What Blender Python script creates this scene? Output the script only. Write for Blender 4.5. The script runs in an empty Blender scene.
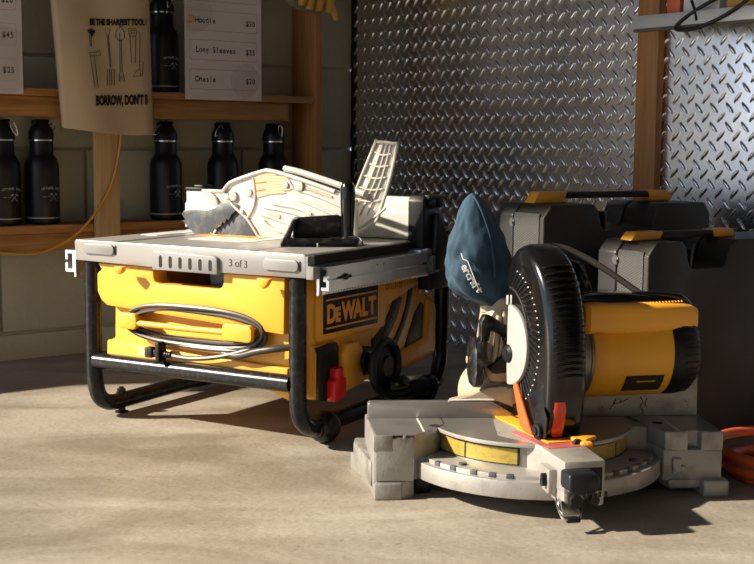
import bpy, bmesh, math, random
from mathutils import Vector, Matrix, noise
random.seed(7)
PI = math.pi
C = bpy.context.scene.collection
V = Vector

# ------------------------------------------------------------ materials
def mat(name, col, rough=.5, metal=0., bump=0., bscale=200., var=0., vscale=12., dirt=None, damt=0., dscale=8., trans=0., coat=0., sheen=0., coord='Object', emis=None, alpha=None):
    m = bpy.data.materials.new(name); m.use_nodes = True
    nt = m.node_tree; N = nt.nodes; L = nt.links
    b = N['Principled BSDF']
    b.inputs['Base Color'].default_value = (*col, 1)
    b.inputs['Roughness'].default_value = rough
    if max(col) < .03: b.inputs['Specular IOR Level'].default_value = .32
    b.inputs['Metallic'].default_value = metal
    b.inputs['Transmission Weight'].default_value = trans
    b.inputs['Coat Weight'].default_value = coat
    b.inputs['Sheen Weight'].default_value = sheen
    tc = N.new('ShaderNodeTexCoord')
    def nz(scale, detail=5):
        n = N.new('ShaderNodeTexNoise'); n.inputs['Scale'].default_value = scale; n.inputs['Detail'].default_value = detail
        L.new(tc.outputs[coord], n.inputs['Vector']); return n
    last = None
    if var:
        n = nz(vscale); r = N.new('ShaderNodeValToRGB')
        r.color_ramp.elements[0].position = .3; r.color_ramp.elements[1].position = .7
        r.color_ramp.elements[0].color = (*[c*(1-var) for c in col], 1)
        r.color_ramp.elements[1].color = (*[min(1, c*(1+var)) for c in col], 1)
        L.new(n.outputs['Fac'], r.inputs['Fac']); last = r.outputs['Color']
    if dirt:
        n = nz(dscale, 9); r = N.new('ShaderNodeValToRGB')
        r.color_ramp.elements[0].position = .5; r.color_ramp.elements[1].position = .68
        r.color_ramp.elements[0].color = (0, 0, 0, 1); r.color_ramp.elements[1].color = (damt,)*3 + (1,)
        L.new(n.outputs['Fac'], r.inputs['Fac'])
        mx = N.new('ShaderNodeMix'); mx.data_type = 'RGBA'
        L.new(r.outputs['Color'], mx.inputs[0])
        if last: L.new(last, mx.inputs[6])
        else: mx.inputs[6].default_value = (*col, 1)
        mx.inputs[7].default_value = (*dirt, 1); last = mx.outputs[2]
    if last: L.new(last, b.inputs['Base Color'])
    if bump:
        n = nz(bscale, 4); bp = N.new('ShaderNodeBump'); bp.inputs['Strength'].default_value = bump; bp.inputs['Distance'].default_value = .002
        L.new(n.outputs['Fac'], bp.inputs['Height']); L.new(bp.outputs['Normal'], b.inputs['Normal'])
    return m

def wood(name, c1, c2, axis, scale=1.):
    m = bpy.data.materials.new(name); m.use_nodes = True
    nt = m.node_tree; N = nt.nodes; L = nt.links; b = N['Principled BSDF']; b.inputs['Roughness'].default_value = .6
    tc = N.new('ShaderNodeTexCoord'); mp = N.new('ShaderNodeMapping')
    s = [70*scale, 70*scale, 70*scale]; s[axis] = 3.5*scale; mp.inputs['Scale'].default_value = s
    L.new(tc.outputs['Object'], mp.inputs['Vector'])
    n = N.new('ShaderNodeTexNoise'); n.inputs['Scale'].default_value = 1.2; n.inputs['Detail'].default_value = 6; n.inputs['Distortion'].default_value = 1.2
    L.new(mp.outputs['Vector'], n.inputs['Vector'])
    r = N.new('ShaderNodeValToRGB'); r.color_ramp.elements[0].position = .32; r.color_ramp.elements[1].position = .66
    r.color_ramp.elements[0].color = (*c1, 1); r.color_ramp.elements[1].color = (*c2, 1)
    L.new(n.outputs['Fac'], r.inputs['Fac'])
    # knots
    vo = N.new('ShaderNodeTexVoronoi'); vo.inputs['Scale'].default_value = 5.5; L.new(tc.outputs['Object'], vo.inputs['Vector'])
    rk = N.new('ShaderNodeValToRGB'); rk.color_ramp.elements[0].position = .04; rk.color_ramp.elements[1].position = .075
    rk.color_ramp.elements[0].color = (.32, .22, .16, 1); rk.color_ramp.elements[1].color = (1, 1, 1, 1)
    L.new(vo.outputs['Distance'], rk.inputs['Fac'])
    mx = N.new('ShaderNodeMix'); mx.data_type = 'RGBA'; mx.blend_type = 'MULTIPLY'; mx.inputs[0].default_value = 1
    L.new(r.outputs['Color'], mx.inputs[6]); L.new(rk.outputs['Color'], mx.inputs[7]); L.new(mx.outputs[2], b.inputs['Base Color'])
    bp = N.new('ShaderNodeBump'); bp.inputs['Strength'].default_value = .25; bp.inputs['Distance'].default_value = .002
    L.new(n.outputs['Fac'], bp.inputs['Height']); L.new(bp.outputs['Normal'], b.inputs['Normal'])
    return m

def concrete():
    m = bpy.data.materials.new('concrete_floor'); m.use_nodes = True
    nt = m.node_tree; N = nt.nodes; L = nt.links; b = N['Principled BSDF']
    tc = N.new('ShaderNodeTexCoord')
    def nz(s, d, dist=0, sc=None):
        n = N.new('ShaderNodeTexNoise'); n.inputs['Scale'].default_value = s; n.inputs['Detail'].default_value = d; n.inputs['Distortion'].default_value = dist
        if sc:
            mp = N.new('ShaderNodeMapping'); mp.inputs['Scale'].default_value = sc; L.new(tc.outputs['Object'], mp.inputs['Vector']); L.new(mp.outputs['Vector'], n.inputs['Vector'])
        else: L.new(tc.outputs['Object'], n.inputs['Vector'])
        return n
    def ramp(src, p0, c0, p1, c1):
        r = N.new('ShaderNodeValToRGB'); e = r.color_ramp.elements; e[0].position = p0; e[1].position = p1; e[0].color = (*c0, 1); e[1].color = (*c1, 1)
        L.new(src.outputs['Fac'], r.inputs['Fac']); return r.outputs['Color']
    def mul(a, bb, f=1.):
        x = N.new('ShaderNodeMix'); x.data_type = 'RGBA'; x.blend_type = 'MULTIPLY'; x.inputs[0].default_value = f
        L.new(a, x.inputs[6]); L.new(bb, x.inputs[7]); return x.outputs[2]
    base = ramp(nz(2.2, 8, .6), .3, (.27, .242, .20), .72, (.385, .355, .31))
    st = ramp(nz(1.9, 8, 1.2, (1, 2.2, 1)), .40, (.64, .61, .575), .62, (1, 1, 1))
    fine = ramp(nz(140, 6), .3, (.80, .80, .80), .7, (1.08, 1.08, 1.08))
    sp = ramp(nz(75, 3), .27, (.45, .42, .38), .36, (1, 1, 1))
    c = mul(mul(mul(base, st), fine, .8), sp, .5)
    L.new(c, b.inputs['Base Color'])
    rr = ramp(nz(9, 6), .3, (.42,)*3, .7, (.62,)*3); L.new(rr, b.inputs['Roughness'])
    bn = nz(45, 10, .3); bp = N.new('ShaderNodeBump'); bp.inputs['Strength'].default_value = .5; bp.inputs['Distance'].default_value = .003
    L.new(bn.outputs['Fac'], bp.inputs['Height']); L.new(bp.outputs['Normal'], b.inputs['Normal'])
    return m

def ribbed(name, col, rough, scale, direction='X', metal=0., strength=.6):
    """a colour with fine diagonal moulded hatching"""
    m = mat(name, col, rough, metal)
    nt = m.node_tree; N = nt.nodes; L = nt.links; b = N['Principled BSDF']
    tc = N.new('ShaderNodeTexCoord'); mp = N.new('ShaderNodeMapping'); mp.inputs['Rotation'].default_value = direction
    L.new(tc.outputs['Object'], mp.inputs['Vector'])
    w = N.new('ShaderNodeTexWave'); w.inputs['Scale'].default_value = scale; w.wave_profile = 'TRI'
    L.new(mp.outputs['Vector'], w.inputs['Vector'])
    bp = N.new('ShaderNodeBump'); bp.inputs['Strength'].default_value = strength; bp.inputs['Distance'].default_value = .0012
    L.new(w.outputs['Fac'], bp.inputs['Height']); L.new(bp.outputs['Normal'], b.inputs['Normal'])
    return m

M = {}
M['floor'] = concrete()
M['yellow'] = mat('yellow_plastic', (.78, .37, .028), .42, var=.04, vscale=9, bump=.08, bscale=500)
M['yellow_deep'] = mat('deep_yellow_plastic', (.74, .34, .02), .4)
M['orange'] = mat('orange_yellow_plastic', (.76, .31, .02), .4)
M['black'] = mat('black_plastic', (.006, .006, .007), .45, bump=.1, bscale=400)
M['black_gloss'] = mat('glossy_black_plastic', (.004, .0045, .005), .16, coat=.25)
M['knob_black'] = mat('worn_black_plastic', (.007, .007, .008), .3, dirt=(.10, .09, .08), damt=.35, dscale=70)
M['tube'] = mat('worn_black_steel_tube', (.012, .0125, .014), .27, metal=.3, dirt=(.34, .33, .31), damt=.05, dscale=110)
M['table'] = mat('grey_painted_table', (.27, .265, .26), .36, metal=.25, var=.07, vscale=6, dirt=(.32, .30, .28), damt=.35, dscale=5)
M['table_edge'] = mat('pale_grey_enamel', (.215, .215, .22), .4, var=.03)
M['alu'] = mat('brushed_aluminium', (.62, .64, .68), .3, metal=.85, var=.06, vscale=30)
M['alu_white'] = mat('bright_aluminium', (.62, .62, .62), .42, metal=.2, var=.05, vscale=20)
M['white_paint'] = mat('white_enamel', (.6, .59, .57), .45, var=.04)
M['cast'] = mat('cast_aluminium', (.31, .305, .29), .44, metal=.45, bump=.25, bscale=260, var=.07, vscale=14, dirt=(.13, .12, .10), damt=.6, dscale=28)
M['cast_top'] = mat('machined_aluminium', (.34, .335, .33), .30, metal=.75, var=.08, vscale=11, dirt=(.14, .12, .11), damt=.45, dscale=16)
M['cast_light'] = mat('light_cast_aluminium', (.34, .33, .315), .42, metal=.45, bump=.2, bscale=260, dirt=(.2, .18, .15), damt=.5, dscale=26)
M['cream'] = mat('cream_cast_metal', (.37, .31, .22), .5, metal=.1, bump=.2, bscale=240, dirt=(.25, .2, .14), damt=.6, dscale=22)
M['grey_cover'] = mat('grey_enamel', (.30, .295, .285), .5, bump=.1)
M['collar'] = mat('dark_grey_metal', (.20, .20, .20), .35, metal=.7)
M['dark_steel'] = mat('dark_steel', (.055, .062, .072), .45, metal=.3, dirt=(.16, .15, .14), damt=.5, dscale=60)
M['chrome'] = mat('polished_steel', (.6, .58, .55), .2, metal=1.)
M['red'] = mat('red_plastic', (.62, .012, .012), .4)
M['orange_red'] = mat('orange_red_enamel', (.80, .10, .02), .4)
M['patch'] = mat('dark_red_print', (.50, .045, .012), .2, coat=.3)
M['zone_red'] = mat('worn_red_print', (.36, .08, .075), .45, dirt=(.34, .3, .28), damt=.7, dscale=20)
M['scale'] = mat('brassy_scale_tape', (.36, .27, .05), .4, metal=.2, dirt=(.2, .15, .05), damt=.6, dscale=140)
M['rubber'] = mat('dark_rubber', (.008, .010, .014), .4, bump=.15)
M['cord'] = mat('grey_black_cord', (.035, .033, .031), .42)
M['ink'] = mat('black_ink', (.01, .01, .01), .6)
M['ink_grey'] = mat('grey_pencil', (.03, .025, .02), .6)
M['bluecloth'] = mat('blue_woven_cloth', (.014, .048, .085), .85, sheen=.08, bump=.35, bscale=900, var=.18, vscale=14)
M['white_print'] = mat('white_print', (.78, .79, .8), .6)
M['dark_print'] = mat('faded_white_print', (.32, .32, .32), .6)
M['wall'] = mat('painted_block', (.38, .375, .275), .62, bump=.9, bscale=70, var=.07, vscale=5)
M['mortar'] = mat('painted_mortar', (.20, .19, .15), .7, bump=.4, bscale=60)
M['dark_wall'] = mat('dark_board', (.10, .085, .07), .8)
M['ceil'] = mat('ceiling_board', (.20, .18, .15), .8)
M['wood_x'] = wood('pine_board', (.24, .10, .022), (.40, .19, .05), 0)
M['wood_z'] = wood('pine_post', (.26, .10, .025), (.40, .18, .05), 2)
M['wood_pale'] = wood('pale_pine_post', (.34, .21, .09), (.48, .32, .15), 2)
M['plate'] = mat('tread_plate_metal', (.78, .79, .81), .24, metal=1., bump=.12, bscale=5, var=.10, vscale=3.5, dirt=(.38, .35, .32), damt=.3, dscale=9)
M['lug'] = mat('worn_glint_lugs', (.88, .89, .91), .27, metal=1.)  # worn lugs, coloured paler than the plate to paint in their glints
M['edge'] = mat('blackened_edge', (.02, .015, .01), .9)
M['shelf_metal'] = mat('silver_shelf_metal', (.62, .63, .63), .4, metal=.5)
M['bottle'] = mat('matt_black_bottle', (.006, .006, .007), .38, bump=.08, bscale=600)
M['canvas'] = mat('natural_canvas', (.50, .36, .22), .9, bump=.4, bscale=700, var=.05, vscale=9)
M['paper'] = mat('printed_paper', (.56, .50, .46), .7, var=.03)
M['pink_line'] = mat('pink_print_line', (.42, .20, .16), .7)
M['grey_hatch'] = mat('grey_print_line', (.20, .19, .19), .7)
M['gold_print'] = mat('gold_print', (.55, .30, .08), .7)
M['leather'] = mat('tan_leather', (.48, .27, .035), .7, bump=.5, bscale=120, var=.15, vscale=20)
M['leather_grey'] = mat('grey_suede', (.20, .18, .13), .85, bump=.4, bscale=150)
M['cord_yellow'] = mat('yellow_cord', (.50, .24, .02), .5)
M['case'] = ribbed('textured_black_plastic', (.021, .018, .016), .42, 95, (0, .8, .3), strength=.35)
M['case_light'] = ribbed('hatched_black_plastic', (.070, .071, .073), .34, 120, (.5, .7, 0), strength=.9)
M['case_plain'] = mat('smooth_charcoal_plastic', (.030, .030, .031), .34)
M['handle_orange'] = mat('amber_plastic', (.70, .30, .02), .42)
M['hose'] = mat('orange_red_rubber', (.50, .085, .025), .32, var=.1, vscale=20)
M['clear'] = mat('scuffed_clear_plastic', (.66, .64, .60), .32, trans=.5, bump=.3, bscale=90, var=.04, vscale=20)
M['clear_edge'] = mat('frosted_plastic', (.46, .44, .40), .4, trans=.15, bump=.25, bscale=70)
M['warn'] = mat('warning_label', (.62, .40, .20), .5)
M['warn_grey'] = mat('grey_label', (.34, .34, .37), .5)
M['blue_label'] = mat('light_blue_label', (.10, .35, .65), .5)
M['shade'] = mat('dark_recess', (.02, .016, .012), .8)
M['bulk_white'] = mat('white_box_card', (.6, .6, .62), .6)
M['bulk_orange'] = mat('orange_box_card', (.55, .10, .03), .55)

# ------------------------------------------------------------ mesh builder
class MB:
    def __init__(s, xf=None):
        s.bm = bmesh.new(); s.xf = xf or Matrix.Identity(4)
    def _merge(s, b, xf=None):
        b.transform(s.xf @ xf if xf is not None else s.xf)
        me = bpy.data.meshes.new('t'); b.to_mesh(me); b.free(); s.bm.from_mesh(me); bpy.data.meshes.remove(me)
    def _bev(s, b, w, seg=2, ang=30):
        if w <= 0: return
        es = [e for e in b.edges if len(e.link_faces) == 2 and e.calc_face_angle(0) > math.radians(ang)]
        bmesh.ops.bevel(b, geom=es, offset=w, segments=seg, affect='EDGES', profile=.5, clamp_overlap=True)
    def box(s, x0, x1, y0, y1, z0, z1, bev=0., xf=None, seg=2):
        b = bmesh.new(); bmesh.ops.create_cube(b, size=1)
        for v in b.verts: v.co = V(((x0+x1)/2+v.co.x*(x1-x0), (y0+y1)/2+v.co.y*(y1-y0), (z0+z1)/2+v.co.z*(z1-z0)))
        s._bev(b, bev, seg); s._merge(b, xf); return s
    def prism(s, pts, plane, lo, hi, bev=0., xf=None, seg=2, top=None, ang=30):
        """pts 2-D polygon; plane 'xz' extrudes along y, 'yz' along x, 'xy' along z. top = polygon for the far end"""
        b = bmesh.new()
        f = {'xz': lambda p, w: V((p[0], w, p[1])), 'yz': lambda p, w: V((w, p[0], p[1])), 'xy': lambda p, w: V((p[0], p[1], w))}[plane]
        a = [b.verts.new(f(p, lo)) for p in pts]; c = [b.verts.new(f(p, hi)) for p in (top or pts)]
        n = len(pts)
        b.faces.new(a); b.faces.new(list(reversed(c)))
        for i in range(n): b.faces.new((a[i], a[(i+1) % n], c[(i+1) % n], c[i]))
        bmesh.ops.recalc_face_normals(b, faces=b.faces)
        s._bev(b, bev, seg, ang); s._merge(b, xf); return s
    def tube(s, pts, r, seg=10, closed=False, smooth=0, taper=None, caps=True):
        P = [V(p) for p in pts]
        if smooth: P = spline(P, smooth, closed)
        b = bmesh.new(); n = len(P); rings = []
        up = None
        for i in range(n):
            if closed: t = (P[(i+1) % n]-P[i-1]).normalized()
            else: t = (P[min(i+1, n-1)]-P[max(i-1, 0)]).normalized()
            if up is None:
                up = V((0, 0, 1)) if abs(t.z) < .9 else V((1, 0, 0))
            u = (up-t*up.dot(t)).normalized(); w = t.cross(u); up = u
            rr = r if taper is None else r*taper(i/(n-1))
            rings.append([b.verts.new(P[i]+u*math.cos(2*PI*k/seg)*rr+w*math.sin(2*PI*k/seg)*rr) for k in range(seg)])
        for i in range(n if closed else n-1):
            A, B = rings[i], rings[(i+1) % n]
            for k in range(seg): b.faces.new((A[k], A[(k+1) % seg], B[(k+1) % seg], B[k]))
        if not closed and caps:
            b.faces.new(list(reversed(rings[0]))); b.faces.new(rings[-1])
        bmesh.ops.recalc_face_normals(b, faces=b.faces)
        s._merge(b); return s
    def cyl(s, p0, p1, r, r1=None, seg=24, bev=0.):
        p0, p1 = V(p0), V(p1); d = p1-p0; b = bmesh.new()
        bmesh.ops.create_cone(b, cap_ends=True, segments=seg, radius1=r, radius2=r if r1 is None else r1, depth=d.length)
        s._bev(b, bev, 2, 50)
        q = d.to_track_quat('Z', 'Y').to_matrix().to_4x4(); s._merge(b, Matrix.Translation((p0+p1)/2) @ q); return s
    def lathe(s, prof, p0=(0, 0, 0), ax=(0, 0, 1), seg=32):
        b = bmesh.new(); rings = []
        for r, z in prof:
            if r < 1e-6: rings.append([b.verts.new((0, 0, z))])
            else: rings.append([b.verts.new((r*math.cos(2*PI*k/seg), r*math.sin(2*PI*k/seg), z)) for k in range(seg)])
        for A, B in zip(rings, rings[1:]):
            if len(A) == 1 and len(B) == 1: continue
            for k in range(seg):
                k2 = (k+1) % seg
                if len(A) == 1: b.faces.new((A[0], B[k2], B[k]))
                elif len(B) == 1: b.faces.new((A[k], A[k2], B[0]))
                else: b.faces.new((A[k], A[k2], B[k2], B[k]))
        for R_ in (rings[0], rings[-1]):
            if len(R_) > 1: b.faces.new(R_)
        bmesh.ops.recalc_face_normals(b, faces=b.faces)
        q = V(ax).to_track_quat('Z', 'Y').to_matrix().to_4x4(); s._merge(b, Matrix.Translation(V(p0)) @ q); return s
    def ball(s, c, r, sc=(1, 1, 1), seg=20):
        b = bmesh.new(); bmesh.ops.create_uvsphere(b, u_segments=seg, v_segments=seg//2, radius=r)
        s._merge(b, Matrix.Translation(V(c)) @ Matrix.Diagonal((*sc, 1))); return s
    def loft(s, rings, closed=True, caps=True):
        b = bmesh.new(); R_ = [[b.verts.new(V(p)) for p in r] for r in rings]
        n = len(R_[0])
        for A, B in zip(R_, R_[1:]):
            for k in range(n if closed else n-1): b.faces.new((A[k], A[(k+1) % n], B[(k+1) % n], B[k]))
        if caps and closed: b.faces.new(list(reversed(R_[0]))); b.faces.new(R_[-1])
        bmesh.ops.recalc_face_normals(b, faces=b.faces); s._merge(b); return s
    def text(s, body, size, o, xd, yd, ext=.0004, bold=0., sx=1., shear=0., align='LEFT'):
        cu = bpy.data.curves.new('t', 'FONT'); cu.body = body; cu.size = size; cu.extrude = ext; cu.offset = bold; cu.shear = shear; cu.align_x = align
        cu.resolution_u = 4
        ob = bpy.data.objects.new('t', cu); C.objects.link(ob)
        dg = bpy.context.evaluated_depsgraph_get(); me = bpy.data.meshes.new_from_object(ob.evaluated_get(dg))
        b = bmesh.new(); b.from_mesh(me); bpy.data.meshes.remove(me); bpy.data.objects.remove(ob); bpy.data.curves.remove(cu)
        xd = V(xd).normalized(); yd = V(yd).normalized(); zd = xd.cross(yd)
        m = Matrix(((xd.x*sx, yd.x, zd.x, o[0]), (xd.y*sx, yd.y, zd.y, o[1]), (xd.z*sx, yd.z, zd.z, o[2]), (0, 0, 0, 1)))
        s._merge(b, m); return s
    def ftext(s, body, size, x, z, surf, bold=0., sx=1., slope=0., mono=0.):
        """lettering laid on a curved front: surf(x, z) gives the point"""
        t = MB()
        if mono:
            for i, ch in enumerate(body):
                if ch != ' ': t.text(ch, size, (x+(i+.5)*mono, 0, z), (1, 0, 0), (0, 0, 1), .0002, bold, sx=sx, align='CENTER')
        else: t.text(body, size, (x, 0, z), (1, 0, slope), (0, 0, 1), .0002, bold, sx=sx)
        for v in t.bm.verts:
            q = surf(v.co.x, v.co.z); v.co = V((q.x, q.y+v.co.y, q.z))
        me = bpy.data.meshes.new('t'); t.bm.to_mesh(me); t.bm.free(); s.bm.from_mesh(me); bpy.data.meshes.remove(me)
    def build(s, name, m, parent=None, smooth=True, ang=38):
        me = bpy.data.meshes.new(name); s.bm.to_mesh(me); s.bm.free()
        me.materials.append(m)
        if smooth:
            me.shade_smooth(); me.set_sharp_from_angle(angle=math.radians(ang))
        o = bpy.data.objects.new(name, me); C.objects.link(o); o.parent = parent
        return o

def spline(P, n, closed=False):
    out = []; m = len(P)
    for i in range(m if closed else m-1):
        if closed: a, b, c, d = P[i-1], P[i], P[(i+1) % m], P[(i+2) % m]
        else: a, b, c, d = P[max(i-1, 0)], P[i], P[i+1], P[min(i+2, m-1)]
        for k in range(n):
            t = k/n; t2 = t*t; t3 = t2*t
            out.append(.5*((2*b)+(c-a)*t+(2*a-5*b+4*c-d)*t2+(3*b-3*c+d-a)*t3))
    if not closed: out.append(P[-1])
    return out

def arc(cx, cy, r, a0, a1, n):
    return [(cx+r*math.cos(math.radians(a0+(a1-a0)*k/n)), cy+r*math.sin(math.radians(a0+(a1-a0)*k/n))) for k in range(n+1)]
def rrect(x0, x1, y0, y1, r, n=5):
    return arc(x1-r, y1-r, r, 0, 90, n)+arc(x0+r, y1-r, r, 90, 180, n)+arc(x0+r, y0+r, r, 180, 270, n)+arc(x1-r, y0+r, r, 270, 360, n)

def thing(name, label, cat, loc=(0, 0, 0), deg=0, group=None, sc=1.):
    o = bpy.data.objects.new(name, None); C.objects.link(o); o.location = loc; o.rotation_euler = (0, 0, math.radians(deg)); o.scale = (sc,)*3
    o.empty_display_size = .05; o['label'] = label; o['category'] = cat
    if group: o['group'] = group
    return o
def tag(o, label, cat, group=None):
    o['label'] = label; o['category'] = cat
    if group: o['group'] = group
    return o
def split(o, name=None):
    """separate pieces of a mesh become objects of their own"""
    bm = bmesh.new(); bm.from_mesh(o.data); bm.verts.ensure_lookup_table(); seen = {}; comps = []
    for v in bm.verts:
        if v.index in seen: continue
        st = [v]; comp = set(); seen[v.index] = 1
        while st:
            q = st.pop(); comp.add(q.index)
            for e in q.link_edges:
                t = e.other_vert(q)
                if t.index not in seen: seen[t.index] = 1; st.append(t)
        comps.append(comp)
    for comp in comps:
        b2 = bm.copy(); bmesh.ops.delete(b2, geom=[v for v in b2.verts if v.index not in comp], context='VERTS')
        me = bpy.data.meshes.new(name or o.name); b2.to_mesh(me); b2.free(); me.materials.append(o.data.materials[0])
        n = bpy.data.objects.new(name or o.name.split('.')[0], me); C.objects.link(n); n.parent = o.parent
    bm.free(); bpy.data.objects.remove(o)
def struct(o): o['kind'] = 'structure'; return o
def place(o, loc, deg): o.location = loc; o.rotation_euler = (0, 0, math.radians(deg)); return o
def dup(root):
    r = root.copy(); C.objects.link(r)
    for ch in list(root.children):
        c = ch.copy(); C.objects.link(c); c.parent = r
        for g in list(ch.children):
            d = g.copy(); C.objects.link(d); d.parent = c
    return r
TZ = lambda x=0, y=0, z=0: Matrix.Translation((x, y, z))
RZ = lambda d: Matrix.Rotation(math.radians(d), 4, 'Z')

# ------------------------------------------------------------ camera
cam = bpy.data.cameras.new('camera'); co = bpy.data.objects.new('camera', cam); C.objects.link(co)
cam.sensor_width = 36; cam.lens = 36*1240/754
th = math.atan(142.3/1240); roll = .008
fw = V((0, math.cos(th), -math.sin(th))); rt = V((1, 0, 0)); dn = fw.cross(rt)
r_ = rt*math.cos(roll)-dn*math.sin(roll); d_ = dn*math.cos(roll)+rt*math.sin(roll)
mm = Matrix((r_, -d_, -fw)).transposed().to_4x4(); mm.translation = (0, 0, .537); co.matrix_world = mm
cam.clip_start = .05
cam.dof.use_dof = True; cam.dof.focus_distance = 2.1; cam.dof.aperture_fstop = 18
bpy.context.scene.camera = co

# ------------------------------------------------------------ room shell.  W frame: x along the block wall, y into it; Q frame: x along the plate wall
CX, CY = -.072, 3.552
WA, QA = 36.6, -53.4
LW = 1.72   # block wall length from the corner to the garage opening
struct(MB().box(-9, 7, -7, 9, -.1, 0).build('floor', M['floor'], smooth=False))
m = MB()
z = .066; k = 0
m.box(-LW, .0, .012, .19, 0, 2.7)
z0 = -.156; row = 0
while z0 < 2.65:
    x = -.808+.222*(row % 2)-.444*5
    while x < .0:
        a0 = max(x+.004, -LW); a1 = min(x+.440, -.004)
        if a1 > -LW and a0 < a1-.01: m.box(a0, a1, 0, .03, max(z0+.004, 0), min(z0+.218, 2.69), .0025)
        x += .444
    z0 += .222; row += 1
struct(place(m.build('wall_left', M['wall']), (CX, CY, 0), WA))
# tread plate wall with its raised lugs
m = MB()
m.box(0, 4.6, 0, .06, 0, 2.7)
P = .0385
b = bmesh.new()
def lug(u, w, s):
    L_, Wd = .0150, .0053
    ring = []
    for j in range(10):
        t = 2*PI*j/10; e = math.cos(t)*L_; g = math.sin(t)*Wd*(1-.25*abs(math.cos(t)))
        ring.append((e, g))
    def pt(e, g, h):
        g2 = g+.0016*(1-(e/L_)**2)*s
        c, sn = math.cos(math.radians(48*s)), math.sin(math.radians(48*s))
        return b.verts.new((u+e*c-g2*sn, -h, w+e*sn+g2*c))
    A = [pt(e, g, -.0002) for e, g in ring]; B = [pt(e*.84, g*.55, .0034) for e, g in ring]; T = b.verts.new(A[0].co) ; T.co = V((u, -.0021, w+.0016*s*.6))
    T.co = (sum((v.co for v in B), V())/10)+V((0, -.0004, 0))
    for j in range(10):
        b.faces.new((A[j], A[(j+1) % 10], B[(j+1) % 10], B[j])); b.faces.new((B[j], B[(j+1) % 10], T))
for i in range(0, 58):
    for j in range(0, 36):
        u = .012+i*P; w = .01+j*P
        lug(u, w, 1)
        lug(u+P/2, w+P/2, -1)
bmesh.ops.recalc_face_normals(b, faces=b.faces); 
m._merge(b)
wr_ = struct(place(m.build('wall_right', M['plate'], ang=60), (CX, CY, 0), QA)); wr_.data.materials.append(M['lug'])
for p_ in wr_.data.polygons: p_.material_index = 1 if p_.index > 5 else 0
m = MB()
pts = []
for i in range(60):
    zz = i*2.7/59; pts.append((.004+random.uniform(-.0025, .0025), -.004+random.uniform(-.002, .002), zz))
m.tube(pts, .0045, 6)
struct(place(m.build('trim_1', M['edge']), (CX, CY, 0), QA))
# header over the garage opening, back wall, room roof and outer canopy, all unseen
struct(place(MB().box(-LW-.15, -LW, -3.6, .19, 1.33, 2.7).build('unseen_header', M['dark_wall'], smooth=False), (CX, CY, 0), WA))  # unseen lower edge set low to keep the sun off the plate wall
struct(place(MB().box(-5.5, .1, -3.72, -3.6, 0, 2.7).build('unseen_back_wall', M['dark_wall'], smooth=False), (CX, CY, 0), WA))  # run on past the opening, added to block the sky behind the camera
struct(place(MB().box(-LW-.1, .1, -4.6, .19, 2.7, 2.8).build('unseen_roof', M['ceil'], smooth=False), (CX, CY, 0), WA))
struct(place(MB().box(-3.2, -LW-.1, -3.6, .6, 2.7, 2.8).build('unseen_roof', M['ceil'], smooth=False), (CX, CY, 0), WA))  # canopy added out of view to cut skylight on the foreground floor
def fr(ox, oy, deg):
    c, s_ = math.cos(math.radians(deg)), math.sin(math.radians(deg))
    return lambda a, b_, z=0.: (ox+c*a-s_*b_, oy+s_*a+c*b_, z)
Wp = fr(CX, CY, WA); Qp = fr(CX, CY, QA)

# ------------------------------------------------------------ wooden shelving on the block wall
def board(name, label, cat, x0, x1, y0, y1, z0, z1, m, group=None, bev=.002):
    cx, cy = (x0+x1)/2, (y0+y1)/2
    o = MB().box(x0-cx, x1-cx, y0-cy, y1-cy, 0, z1-z0, bev).build(name, m)
    place(o, Wp(cx, cy, z0), WA); return tag(o, label, cat, group)
shx = -.2062
board('shelf_board', 'pine shelf board just below the two price sheets, carrying the upper bottle', 'shelf', -1.75, shx, -.115, -.001, .631, .649, M['wood_x'])
board('shelf_rail', 'pine rail right under the upper shelf board, above the row of bottles', 'rail', -1.75, shx-.072, -.098, -.058, .584, .6305, M['wood_x'])
board('shelf_board', 'pine shelf board the row of five black bottles stands on', 'shelf', -1.75, shx, -.115, -.001, .313, .3325, M['wood_x'])
board('shelf_rail', 'pine rail under the lower shelf board, crossed by the yellow cord', 'rail', -1.75, shx-.072, -.108, -.068, .272, .3125, M['wood_x'])
board('shelf_post', 'wide pine post closing the right end of both shelves below the gloves', 'post', shx+.0005, shx+.0195, -.118, -.001, 0, 2.2, M['wood_z'])
board('shelf_batten', 'pale pine batten under the tote bag with the yellow cord hanging over it', 'post', -.840, -.780, -.134, -.1155, .262, .66, M['wood_pale'])

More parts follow.
